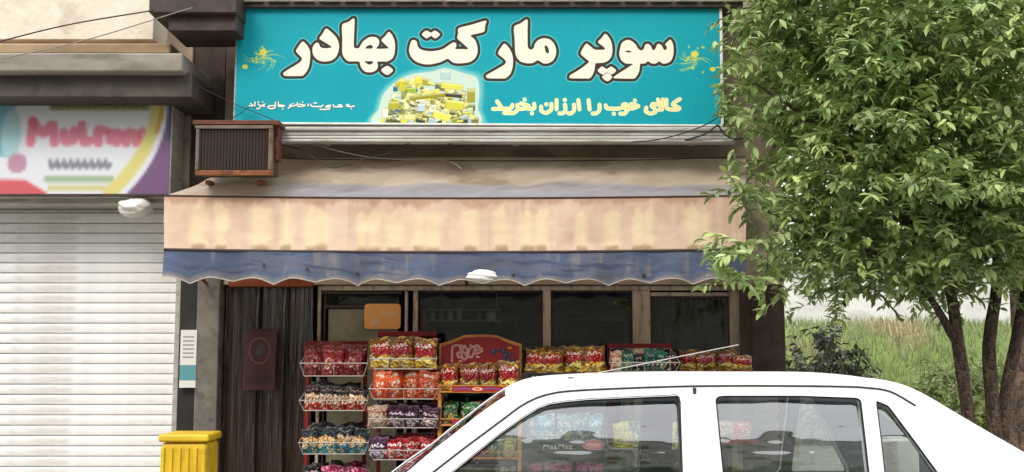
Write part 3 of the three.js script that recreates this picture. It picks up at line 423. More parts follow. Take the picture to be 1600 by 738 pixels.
// wire basket between picture columns, floor at pyB, upper rail pyR, front at zf
function basket(px0, px1, pyR, pyB, zf, parent, back = 0.24, backRise = 0.1) {
  const a = P(px0, pyB, zf), b = P(px1, pyB, zf), yr = Y(pyR, zf), z1 = zf - back, r = 0.003, g = [], in0 = a.x + 0.02, in1 = b.x - 0.02;
  const rails = [[a.x - 0.012, b.x + 0.012, yr, zf + 0.012, 0.0045], [in0, in1, a.y, zf, 0.0038]];
  const k = part('basket', join([rod(V(in0, a.y, z1), V(in1, a.y, z1), r), rod(V(in0, a.y, zf), V(in0, a.y, z1), r), rod(V(in1, a.y, zf), V(in1, a.y, z1), r), rod(V(a.x - 0.012, yr, zf + 0.012), V(in0, yr + backRise, z1), r), rod(V(b.x + 0.012, yr, zf + 0.012), V(in1, yr + backRise, z1), r), rod(V(in0, yr + backRise, z1), V(in1, yr + backRise, z1), r),
    rod(V(in0, a.y, z1), V(in0, yr + backRise, z1), r), rod(V(in1, a.y, z1), V(in1, yr + backRise, z1), r),
    ...Array.from({ length: 9 }, (_, i) => { const x = in0 + (in1 - in0) * (i + 0.5) / 9; return rod(V(x, a.y, zf), V(x, a.y, z1), 0.0022, 4); }), ...[0, 0.5, 1].map((t) => rod(V(in0 + (in1 - in0) * t, a.y, zf), V(a.x - 0.012 + (b.x - a.x + 0.024) * t, yr, zf + 0.012), 0.0026, 4)), ...Array.from({ length: 5 }, (_, i) => rod(V(in0 + (in1 - in0) * (i + 0.5) / 5, a.y, z1), V(in0 + (in1 - in0) * (i + 0.5) / 5, yr + backRise, z1), 0.002, 4))]), M.wire, parent);
  for (const [x0, x1, y, z, q] of rails) part('rail', rod(V(x0, y, z), V(x1, y, z), q, 8), M.wire, k);
}
function rackFrame(name, label, px0, px1, topPy, zb, bar = M.redPaint) {
  const t = thing(name, label, 'display rack'); const a = P(px0, topPy, zb), b = P(px1, topPy, zb);
  for (const x of [a.x + 0.015, b.x - 0.015]) { part('post', bx(x - 0.014, x + 0.014, 0.004, a.y, zb - 0.028, zb, 0.004), bar, t); part('foot', bx(x - 0.014, x + 0.014, 0.003, 0.032, zb + 0.002, zb + 0.3, 0.004), bar, t); }
  part('header_bar', bx(a.x, b.x, a.y - 0.034, a.y + 0.004, zb + 0.002, zb + 0.03, 0.005), bar, t);
  part('cross_bar', bx(a.x + 0.03, b.x - 0.03, 0.3, 0.325, zb - 0.024, zb - 0.004, 0.004), bar, t);
  return t;
}
{ // left wire rack
  const z = 0.72, zb = 0.44, t = rackFrame('wire_rack', 'red framed wire rack of snack packets beside the strip curtain', 478, 574, 534, zb), G = 'packets in the wire rack by the curtain', n = (q) => `${q}, rack by curtain`;
  basket(471, 572, 568, 588, z, t); basket(470, 572, 626, 642, z, t); basket(469, 573, 692, 710, z, t); basket(474, 574, 752, 770, z, t);
  row(['red', 'red', 'red'], 476, 566, 541, 588, z - 0.06, n('front of top basket'), G, 1, 1.08); row(['red', 'red', 'red'], 480, 570, 537, 584, z - 0.17, n('back of top basket'), G, 2, 1.0);
  row(['blackRed', 'blackRed', 'blackRed', 'blackRed'], 474, 570, 606, 642, z - 0.06, n('front of second basket'), G, 3, 1.12); row(['blackRed', 'blackRed', 'blackRed'], 482, 560, 597, 636, z - 0.17, n('back of second basket'), G, 4, 1.05);
  row(['teal', 'teal', 'teal', 'teal'], 473, 570, 669, 710, z - 0.06, n('front of third basket'), G, 5, 1.14); row(['teal', 'teal', 'teal'], 482, 566, 664, 706, z - 0.17, n('back of third basket'), G, 6, 1.1);
  row(['black', 'magenta', 'magenta', 'magenta'], 478, 572, 730, 770, z - 0.06, n('front of bottom basket'), G, 7, 1.12); row(['black', 'black', 'magenta'], 484, 568, 724, 766, z - 0.17, n('back of bottom basket'), G, 8, 1.05);
}
{ // second wire rack
  const z = 0.78, zb = 0.5, t = rackFrame('wire_rack', 'wire rack of snack packets standing next to the golden stand', 590, 682, 519, zb), G = 'packets in the wire rack by the golden stand', n = (q) => `${q}, rack by golden stand`;
  basket(580, 680, 561, 577, z, t); basket(579, 682, 608, 624, z, t); basket(578, 682, 655, 669, z, t); basket(579, 684, 704, 719, z, t);
  row(['gold', 'gold', 'gold'], 580, 680, 529, 577, z - 0.06, n('front of top basket'), G, 11, 1.06, 8); row(['gold', 'gold', 'gold'], 586, 676, 533, 573, z - 0.17, n('back of top basket'), G, 12, 0.95);
  row(['orange', 'orange', 'orange', 'orange'], 580, 682, 581, 624, z - 0.06, n('front of second basket'), G, 13, 1.14); row(['orange', 'orange', 'orange'], 584, 676, 580, 620, z - 0.17, n('back of second basket'), G, 14, 1.1);
  row(['cream', 'purple', 'purple', 'purple'], 579, 682, 635, 669, z - 0.06, n('front of third basket'), G, 15, 1.14); row(['purple', 'purple', 'purple'], 588, 680, 631, 664, z - 0.17, n('back of third basket'), G, 16, 1.05);
  row(['purple', 'crimson', 'crimson', 'crimson'], 579, 684, 686, 719, z - 0.06, n('front of bottom basket'), G, 17, 1.14); row(['purple', 'crimson', 'crimson'], 586, 680, 681, 716, z - 0.17, n('back of bottom basket'), G, 18, 1.05);
}
// golden stand with the arched red header
{
  const z = 0.74, t = thing('display_stand', 'golden display stand with an arched dark red header board', 'display stand'), x0 = X(687, 600, z), x1 = X(812, 600, z);
  for (const x of [x0, x1]) part('post', bx(x - 0.013, x + 0.013, 0.004, Y(556, z), z - 0.3, z - 0.272, 0.004), M.gold, t), part('bracket', bx(x - 0.01, x + 0.01, Y(590, z), Y(586, z), z - 0.271, z - 0.14, 0.002), M.gold, t), part('post', bx(x - 0.013, x + 0.013, 0.003, Y(600, z), z - 0.03, z, 0.004), M.gold, t);
  const arch = (inset, y0) => { const s = new THREE.Shape(), a = x0 - 0.013 + inset, b = x1 + 0.013 - inset, yb = y0, ys = Y(538, z) - inset, m = (a + b) / 2; s.moveTo(a, yb); s.lineTo(b, yb); s.lineTo(b, ys); s.quadraticCurveTo(b - 0.1, ys + 0.028, m + 0.12, Y(524, z) - inset); s.quadraticCurveTo(m, Y(522, z) - inset, m - 0.12, Y(524, z) - inset); s.quadraticCurveTo(a + 0.1, ys + 0.028, a, ys); return s; };
  part('header_frame', new THREE.ExtrudeGeometry(arch(0, Y(604, z)), { depth: 0.014, bevelSize: 0.002, bevelThickness: 0.002, bevelSegments: 1 }).translate(0, 0, z - 0.138), M.gold, t);
  const hw = x1 - x0 + 0.026, hx = x0 - 0.013, hy0 = Y(604, z), hy1 = Y(522, z);
  const headTex = canvasTex(512, 336, (c, w, h) => {
    c.fillStyle = 'rgb(134,18,20)'; c.fillRect(0, 0, w, h); const r = rngOf(9); for (let i = 0; i < 80; i++) { c.fillStyle = `rgba(${r() < 0.5 ? '160,30,28' : '100,12,14'},${0.06 + 0.1 * r()})`; c.fillRect(r() * w, r() * h, 20 + 90 * r(), 10 + 40 * r()); }
    const k = w / 515; c.setTransform(k, 0, 0, h / 336, -20 * k, -36 * h / 336); c.lineCap = c.lineJoin = 'round';
    const word = ['100,215 100,120 120,108 160,110 178,120 150,150 130,165', '150,118 165,185 140,190 135,160', '170,150 200,180 180,205 165,190', '205,150 200,185 225,190 240,150 250,110', '232,120 262,105 275,130 240,150', '250,165 290,150 285,125 262,140', '205,140 225,118 215,108', '180,112 200,140 190,165', '255,185 268,186', '150,212 158,212'];
    c.strokeStyle = 'rgb(214,190,184)'; c.lineWidth = 11; for (const s of word) polyline(c, pts(s)); c.strokeStyle = 'rgb(120,16,20)'; c.lineWidth = 4; for (const s of word) polyline(c, pts(s));
    for (const [x, y, q] of [[362, 152, 20], [400, 140, 15], [425, 150, 17], [440, 178, 20], [430, 200, 14], [460, 215, 20], [485, 205, 15], [490, 235, 17], [468, 165, 12], [500, 220, 10]]) { c.fillStyle = 'rgb(44,40,56)'; c.beginPath(); c.arc(x, y, q, 0, 6.3); c.fill(); c.fillStyle = 'rgb(84,78,96)'; c.beginPath(); c.arc(x - q * 0.25, y - q * 0.3, q * 0.45, 0, 6.3); c.fill(); }
    c.fillStyle = 'rgb(196,150,60)'; c.beginPath(); c.ellipse(462, 126, 14, 7, 0, 0, 6.3); c.fill();
  });
  const hg = new THREE.ShapeGeometry(arch(0.016, Y(602, z)), 16), p = hg.attributes.position, uv = hg.attributes.uv; for (let i = 0; i < p.count; i++) uv.setXY(i, (p.getX(i) - hx) / hw, (p.getY(i) - hy0) / (hy1 - hy0));
  part('header_board', hg.translate(0, 0, z - 0.118), mat({ map: headTex, roughness: 0.4 }), t);
  const strip = canvasTex(256, 32, (c, w, h) => { c.fillStyle = '#b01c28'; c.fillRect(0, 0, w, h); c.strokeStyle = '#5c5a9c'; c.lineWidth = 9; polyline(c, [[10, 20], [60, 8], [110, 22], [128, 16]]); polyline(c, [[246, 20], [196, 8], [150, 22], [128, 16]]); c.fillStyle = '#f0c8a0'; c.beginPath(); c.ellipse(128, 16, 26, 12, 0, 0, 6.3); c.fill(); c.fillStyle = '#d86048'; c.beginPath(); c.ellipse(128, 16, 14, 7, 0, 0, 6.3); c.fill(); });
  const sm2 = mat({ map: strip, roughness: 0.4 }), G = 'packets on the golden stand';
  [[604, 614], [656, 666], [708, 718], [764, 774]].forEach(([a, b], i) => {
    const q = part('shelf', bx(x0 + 0.014, x1 - 0.014, Y(b, z), Y(b, z) + 0.012, z - 0.265, z - 0.004, 0.003), M.gold, t);
    part('rail', bx(x0 + 0.002, x1 - 0.002, Y(a, z), Y(a, z) + 0.009, z + 0.002, z + 0.012, 0.003), M.gold, q); part('rail', bx(x0 + 0.002, x1 - 0.002, Y(b, z) - 0.001, Y(b, z) + 0.009, z + 0.002, z + 0.012, 0.003), M.gold, q);
    const w = P(786, a, z).x - P(706, a, z).x; const pl = new THREE.PlaneGeometry(w, Math.abs(Y(a, z) - Y(b, z)) - 0.012); pl.translate((P(786, a, z).x + P(706, a, z).x) / 2, (Y(a, z) + Y(b, z)) / 2 + 0.004, z + 0.015); if (i < 2) part('printed_strip', pl, sm2, q);
  });
  row(['gold', 'gold', 'gold', 'gold'], 688, 808, 571, 612, z - 0.06, 'top shelf of golden stand', G, 21, 1.06, 5);
  row(['green', 'green', 'crimson', 'crimson'], 690, 800, 629, 665, z - 0.06, 'second shelf of golden stand', G, 22, 1.0);
  row(['yellow', 'cream', 'crimson', 'green', 'yellow'], 690, 808, 682, 717, z - 0.06, 'third shelf of golden stand', G, 23, 1.0);
  row(['cream', 'crimson', 'cream', 'green', 'cream'], 690, 808, 734, 773, z - 0.06, 'lowest shelf of golden stand', G, 24, 1.0);
}
// black shelf unit
function wordMark(c, x, y, s, col) { c.strokeStyle = col; c.lineWidth = 5 * s; c.lineCap = c.lineJoin = 'round'; const st = ['0,24 4,2 14,16 26,2 28,24', '46,24 36,22 40,12 48,12 48,24', '56,12 68,12 57,24 70,24']; for (const d of [0, 80]) for (const q of st) polyline(c, pts(q).map((p) => [x + (p[0] + d) * s, y + p[1] * s])); }
const wordTex = canvasTex(256, 48, (c, w, h) => { c.fillStyle = '#161516'; c.fillRect(0, 0, w, h); wordMark(c, 28, 6, 1.35, '#d8d6d2'); });
const ovalTex = canvasTex(256, 128, (c, w, h) => { c.fillStyle = '#e6d8d4'; c.fillRect(0, 0, w, h); c.fillStyle = '#b43440'; c.beginPath(); c.ellipse(128, 64, 120, 58, 0, 0, 6.3); c.fill(); c.fillStyle = '#d4848a'; c.beginPath(); c.ellipse(128, 64, 100, 44, 0, 0, 6.3); c.fill(); wordMark(c, 52, 44, 1.0, '#f4efec'); });
{
  const z = 0.7, t = thing('shelf_unit', 'black shelf unit with white lettering right of the golden stand', 'shelf'), x0 = X(818, 600, z), x1 = X(944, 600, z), G = 'packets on the black shelf unit';
  part('side_panel', bx(x0 - 0.016, x0, 0.004, Y(600, z), z - 0.36, z - 0.01), M.blackPaint, t); part('side_panel', bx(x1, x1 + 0.016, 0.004, Y(600, z), z - 0.36, z - 0.01), M.blackPaint, t); part('back_panel', bx(x0 + 0.001, x1 - 0.001, 0.1, Y(560, z), z - 0.374, z - 0.362), M.blackPaint, t);
  const oval = (px, py) => { const a = P(px - 17, py + 8, z), b = P(px + 17, py - 8, z), g = new THREE.CircleGeometry(1, 32); g.scale((b.x - a.x) / 2, (b.y - a.y) / 2, 1); g.translate((a.x + b.x) / 2, (a.y + b.y) / 2, z + 0.012); part('oval_badge', g, mat({ map: ovalTex, roughness: 0.4 }), t); };
  [[583, 600, 853, 924], [690, 705, 871, 927], [768, 784, 860, 927]].forEach(([a, b, wx, ox]) => {
    const q = part('shelf', bx(x0 + 0.002, x1 - 0.002, Y(a, z) - 0.014, Y(a, z), z - 0.36, z - 0.004, 0.002), M.blackPaint, t);
    part('front_board', bx(x0 - 0.014, x1 + 0.014, Y(b, z), Y(a, z) - 0.002, z - 0.002, z + 0.008, 0.002), M.blackPaint, q);
    const u = P(wx - 28, b, z), v = P(wx + 28, a, z), pl = new THREE.PlaneGeometry(v.x - u.x, (v.y - u.y) * 0.8); pl.translate((u.x + v.x) / 2, (u.y + v.y) / 2, z + 0.0105); part('lettering', pl, mat({ map: wordTex, roughness: 0.4 }), q); oval(ox, (a + b) / 2 - 2);
  });
  row(['gold', 'gold', 'gold', 'gold'], 820, 946, 545, 583, z - 0.06, 'front of top shelf, black unit', G, 31, 0.98, 5); row(['gold', 'gold', 'gold'], 840, 918, 541, 582, z - 0.19, 'back of top shelf, black unit', G, 32, 1.0);
  row(['sky', 'sky', 'sky', 'sky', 'sky'], 822, 944, 648, 690, z - 0.06, 'middle shelf of black unit', G, 33, 1.02);
  row(['pink', 'pink', 'pink', 'pink', 'pink'], 824, 944, 724, 768, z - 0.06, 'lower shelf of black unit', G, 34, 1.02);
}
{ // basket with the red frame
  const z = 0.74, zb = 0.46, t = rackFrame('wire_rack', 'red framed wire rack with sea green packets above the car roof', 949, 1048, 538, zb), G = 'packets in the wire rack above the car roof', n = (q) => `${q}, rack above car roof`;
  basket(955, 1060, 567, 581, z, t); basket(950, 1060, 690, 702, z, t);
  row(['cream', 'sea', 'black', 'sea', 'sea', 'black'], 956, 1056, 550, 581, z - 0.06, n('front of top basket'), G, 41, 1.1, 6); row(['black', 'cream', 'black'], 962, 1036, 546, 576, z - 0.17, n('back of top basket'), G, 42, 1.0);
  row(['yellow', 'green', 'yellow'], 956, 1056, 662, 702, z - 0.06, n('front of lower basket'), G, 43, 0.9);
}
{ // low red shelf at the right end
  const z = 0.66, t = thing('shelf_unit', 'low red edged shelf at the right end of the shopfront', 'shelf'), x0 = X(1064, 600, z), x1 = X(1180, 600, z), G = 'packets on the red edged shelf';
  for (const x of [x0, x1 - 0.02]) part('side_panel', bx(x, x + 0.02, 0.004, Y(590, z), z - 0.34, z), M.blackPaint, t);
  for (const a of [581, 690, 790]) { const q = part('shelf', bx(x0 + 0.022, x1 - 0.022, Y(a, z) - 0.014, Y(a, z), z - 0.34, z - 0.002), M.blackPaint, t); part('edge_strip', bx(x0, x1, Y(a + 5, z), Y(a - 1.5, z), z + 0.001, z + 0.012, 0.003), M.redPaint, q); }
  row(['gold', 'gold', 'gold', 'gold'], 1064, 1176, 553, 581, z - 0.06, 'top of red edged shelf', G, 51, 1.08, 5);
  row(['cream', 'pink', 'cream', 'orange'], 1068, 1176, 660, 690, z - 0.06, 'second tier of red edged shelf', G, 52, 1.0);
}

// ---------------------------------------------------------------- the white car parked at the kerb
const carPaint = (c) => phys({ color: c, roughness: 0.5, clearcoat: 0.35, clearcoatRoughness: 0.12 });
const wavy = pixelTex(256, 256, (u, v) => { const g = 255 * fbm(u, v, 3, 10, 3, L2); return [g, g, g]; }, false, 1);
function makeCar(paint, label, group) {
  const t = thing('parked_car', label, 'car', group);
  const ZC = 3.185, K = 0.383, zAt = (y) => 0.60 + (1.37 - y) * K;   // half width of the cabin at a height
  const on = (px, py) => { const r = ray(px, py), a = (ZC + 0.60 + 1.37 * K - EYE[1] * K - EYE[2]) / (r[2] + r[1] * K); return [r[0] * a, EYE[1] + r[1] * a]; };   // side panel coordinates
  const body = (s) => pts(s).map((p) => on(...p));
  const soft = (list, closed = true) => { const c = new THREE.CatmullRomCurve3(list.map((p) => V(p[0], p[1], 0)), closed, 'centripetal'); return c.getPoints(list.length * 4).map((p) => new THREE.Vector2(p.x, p.y)); };
  const top = body('535,815 583,778 637,740 670,712 716,676 753,647 785,625 812,611 845,602 904,596.5 1000,593 1100,591 1250,591 1360,593 1410,603 1440,616 1505,654 1560,686 1600,709 1690,765 1760,815');
  const topLine = soft(top, false);
  const holesPx = ['622,808 668,770 720,728 746,707 781,679 815,655 841,638.6 859,631.7 885,628 919,624.7 1000,621 1062,618.5 1063,650 1066,740 1067,808', '1117,618.5 1250,618.5 1345,622 1353,690 1366,808 1136,808 1124,690', '1368,626 1388,634 1430,690 1516,808 1389,808 1376,690'];
  const rounded = (list) => { const s = new THREE.Path(), n = list.length; for (let i = 0; i < n; i++) { const a = list[(i + n - 1) % n], p = list[i], b = list[(i + 1) % n], q = 0.12; const u = [p[0] + (a[0] - p[0]) * q, p[1] + (a[1] - p[1]) * q], v = [p[0] + (b[0] - p[0]) * q, p[1] + (b[1] - p[1]) * q]; i ? s.lineTo(...u) : s.moveTo(...u); s.quadraticCurveTo(...p, ...v); } s.closePath(); return s; };
  const lean = (g, sg) => { const p = g.attributes.position; for (let i = 0; i < p.count; i++) p.setZ(i, ZC + sg * (zAt(p.getY(i)) + p.getZ(i))); g.computeVertexNormals(); return g; };
  const glassM = phys({ color: 0xdfe6e4, roughness: 0.0, transmission: 1, thickness: 0, ior: 2.5, bumpMap: wavy, bumpScale: 0.006 });
  const innerM = mat({ color: 0x4a4f55, roughness: 0.9 }), trim = mat({ color: 0x3a3a3c, roughness: 0.7 });
  for (const sg of [1, -1]) {
    const s = new THREE.Shape(topLine); for (const h of holesPx) s.holes.push(rounded(body(h)));
    const panel = part('side_frame', lean(new THREE.ExtrudeGeometry(s, { depth: 0.05, bevelEnabled: true, bevelSize: 0.005, bevelThickness: 0.006, bevelSegments: 2, curveSegments: 8 }).translate(0, 0, -0.05), sg), paint, t);
    { const si = new THREE.Shape(topLine); for (const h of holesPx) si.holes.push(rounded(body(h))); part('inner_trim', lean(new THREE.ExtrudeGeometry(si, { depth: 0.006, bevelEnabled: false, curveSegments: 8 }).translate(0, 0, -0.066), sg), innerM, panel); }
    holesPx.forEach((h, i) => {
      const path = rounded(body(h)), pl = path.getSpacedPoints(90);
      part('window_seal', new THREE.TubeGeometry(new THREE.CatmullRomCurve3(pl.slice(0, -1).map((p) => V(p.x, p.y, ZC + sg * (zAt(p.y) - 0.001))), true), 200, 0.0075, 6, true), M.rubber, panel);
      const gg = new THREE.ShapeGeometry(new THREE.Shape(pl)), pp = gg.attributes.position, uu = gg.attributes.uv; for (let k = 0; k < pp.count; k++) uu.setXY(k, pp.getX(k) * 1.2, pp.getY(k) * 1.2);
      const gt = mergeVertices(new TessellateModifier(0.06, 8).modify(gg)), gp = gt.attributes.position; for (let k = 0; k < gp.count; k++) gp.setZ(k, -0.016 - (gp.getY(k) - 1.16) ** 2 / 2.0 + (gp.getY(k) - 1.16) * -0.05);
      part(i === 2 ? 'quarter_window' : 'side_window', lean(gt, sg), glassM, panel);
    });
    const drip = body('585,810 655,755 720,704.5 754.7,678.5 789,653 815,634 841,621 867,614 893,611 960,607.5 1063,604 1154,603 1300,604 1352,606 1390,612 1430,634');
    part('drip_moulding', tube(soft(drip, false).map((p) => V(p.x, p.y, ZC + sg * (zAt(p.y) + 0.007))), 0.0045, 160), trim, panel);
    const c0 = on(1082, 606), c1 = on(1088, 617); part('door_seam', bx(c0[0], c1[0], c1[1], c0[1], -0.004, 0.004, 0.001).applyMatrix4(new THREE.Matrix4().makeTranslation(0, 0, ZC + sg * (zAt((c0[1] + c1[1]) / 2) + 0.007))), trim, panel);
  }
  // skin between the two sides: windscreen, roof, rear window
  const n = topLine.length, nrm = (i) => { const a = topLine[Math.max(0, i - 1)], b = topLine[Math.min(n - 1, i + 1)], l = Math.hypot(b.x - a.x, b.y - a.y) || 1; return [-(b.y - a.y) / l, (b.x - a.x) / l]; };
  const skin = (i0, i1, h, edge) => grid(28, i1 - i0, (u, v) => { const i = Math.min(n - 1, i0 + Math.round(v * (i1 - i0))), p = topLine[i], q = nrm(i), s = 2 * u - 1, b = h * (1 - Math.pow(Math.abs(s), 2.6)) - edge; return V(p.x + q[0] * b, p.y + q[1] * b, ZC - s * (zAt(p.y) + 0.002)); });
  const iA = Math.round(n * 0.31), iC = Math.round(n * 0.655);
  part('windscreen', skin(0, iA, 0.012, 0.008), glassM, t); part('roof', skin(iA, iC, 0.014, 0.002), paint, t); part('rear_window', skin(iC, n - 1, 0.02, 0.008), glassM, t);
  // antenna leaning back over the roof
  { const a = P(892, 591.5, ZC + 0.35), b = P(1154, 539, ZC + 0.35); const an = part('antenna', rod(a, b, 0.0019, 8), M.greyMetal, t); part('antenna_base', new THREE.CylinderGeometry(0.012, 0.02, 0.045, 12).translate(a.x, a.y - 0.018, a.z), M.rubber, an); }
  // lower body
  const xa = topLine[0].x, xc = topLine[n - 1].x, yb = topLine[0].y, s = new THREE.Shape();
  const arch = (x) => { s.lineTo(x + 0.34, 0.24); s.absarc(x, 0.3, 0.345, -0.17, Math.PI + 0.17, false); };
  const f = xa - 1.0, r = xc + 0.32, wf = xa - 0.3, wr = wf + 2.67;
  s.moveTo(f, 0.24); s.lineTo(f - 0.04, 0.42); s.lineTo(f + 0.02, 0.64); s.quadraticCurveTo(f + 0.3, 0.74, xa, yb + 0.015); s.lineTo(xc, yb + 0.015); s.quadraticCurveTo(r - 0.1, yb, r, 0.76); s.lineTo(r + 0.03, 0.45); s.lineTo(r - 0.05, 0.24); arch(wr); arch(wf); s.lineTo(f, 0.24);
  part('body', new THREE.ExtrudeGeometry(s, { depth: 1.6, bevelEnabled: true, bevelSize: 0.03, bevelThickness: 0.035, bevelSegments: 3, curveSegments: 14 }).translate(0, -0.03, ZC - 0.8), paint, t);
  for (const [x0, x1] of [[f - 0.13, f + 0.05], [r - 0.03, r + 0.14]]) part('bumper', bx(x0, x1, 0.3, 0.5, ZC - 0.83, ZC + 0.83, 0.04), M.rubber, t);
  const lamp = phys({ color: 0xdfe4e6, roughness: 0.1, clearcoat: 1 }), tail = phys({ color: 0x8a1010, roughness: 0.2, clearcoat: 1 });
  for (const sg of [-1, 1]) { part('headlight', bx(f - 0.045, f + 0.06, 0.5, 0.62, ZC + sg * 0.58 - 0.2, ZC + sg * 0.58 + 0.2, 0.02), lamp, t); part('tail_light', bx(r - 0.05, r + 0.036, 0.55, 0.72, ZC + sg * 0.58 - 0.2, ZC + sg * 0.58 + 0.2, 0.02), tail, t); part('mirror', bx(xa + 0.16, xa + 0.3, yb + 0.0, yb + 0.08, ZC + sg * 0.9 - 0.09, ZC + sg * 0.9 + 0.09, 0.03), M.rubber, t); }
  for (const x of [wf, wr]) for (const sg of [-1, 1]) {
    const w = part('wheel', new THREE.TorusGeometry(0.22, 0.09, 14, 36).scale(1, 1, 1.05).translate(x, 0.18, ZC + sg * 0.73), M.rubber, t);
    part('rim', new THREE.CylinderGeometry(0.19, 0.19, 0.12, 28).rotateX(Math.PI / 2).translate(x, 0.18, ZC + sg * 0.75), M.greyMetal, w);
  }
  for (const sg of [-1, 1]) for (const x of [xa + 0.95, xa + 1.95]) part('door_handle', bx(x, x + 0.16, 0.7, 0.73, ZC + sg * 0.842 - 0.012, ZC + sg * 0.842 + 0.012, 0.006), M.rubber, t);
  const seatM = mat({ map: worn([92, 92, 94], [78, 78, 82], [60, 60, 62]), roughness: 0.95 });
  for (const sg of [-1, 1]) part('front_seat', bx(xa + 1.2, xa + 1.36, yb - 0.2, yb + 0.02, ZC + sg * 0.34 - 0.24, ZC + sg * 0.34 + 0.24, 0.05), seatM, t);
  part('rear_seat', bx(xa + 2.2, xa + 2.36, yb - 0.2, yb + 0.02, ZC - 0.6, ZC + 0.6, 0.05), seatM, t);
  part('dashboard', bx(xa + 0.2, xa + 0.6, yb, yb + 0.05, ZC - 0.66, ZC + 0.66, 0.03), M.rubber, t);
  part('steering_wheel', new THREE.TorusGeometry(0.18, 0.014, 8, 30).rotateY(Math.PI / 2).rotateZ(0.5).translate(xa + 0.78, yb - 0.06, ZC + 0.34), M.rubber, t);
  t.userData.wheelDrop = undefined; delete t.userData.wheelDrop;
  return t;
}
const car = makeCar(carPaint(rgb(0.8, 0.8, 0.79)), 'white saloon car parked in front of the shop, roof and windows in view');
single('tissue_box', bx(X(1388, 700, 3.3), X(1422, 700, 3.3), 0.82, 1.09, 3.2, 3.42, 0.01), M.white, 'white box on the rear shelf inside the parked car', 'box');

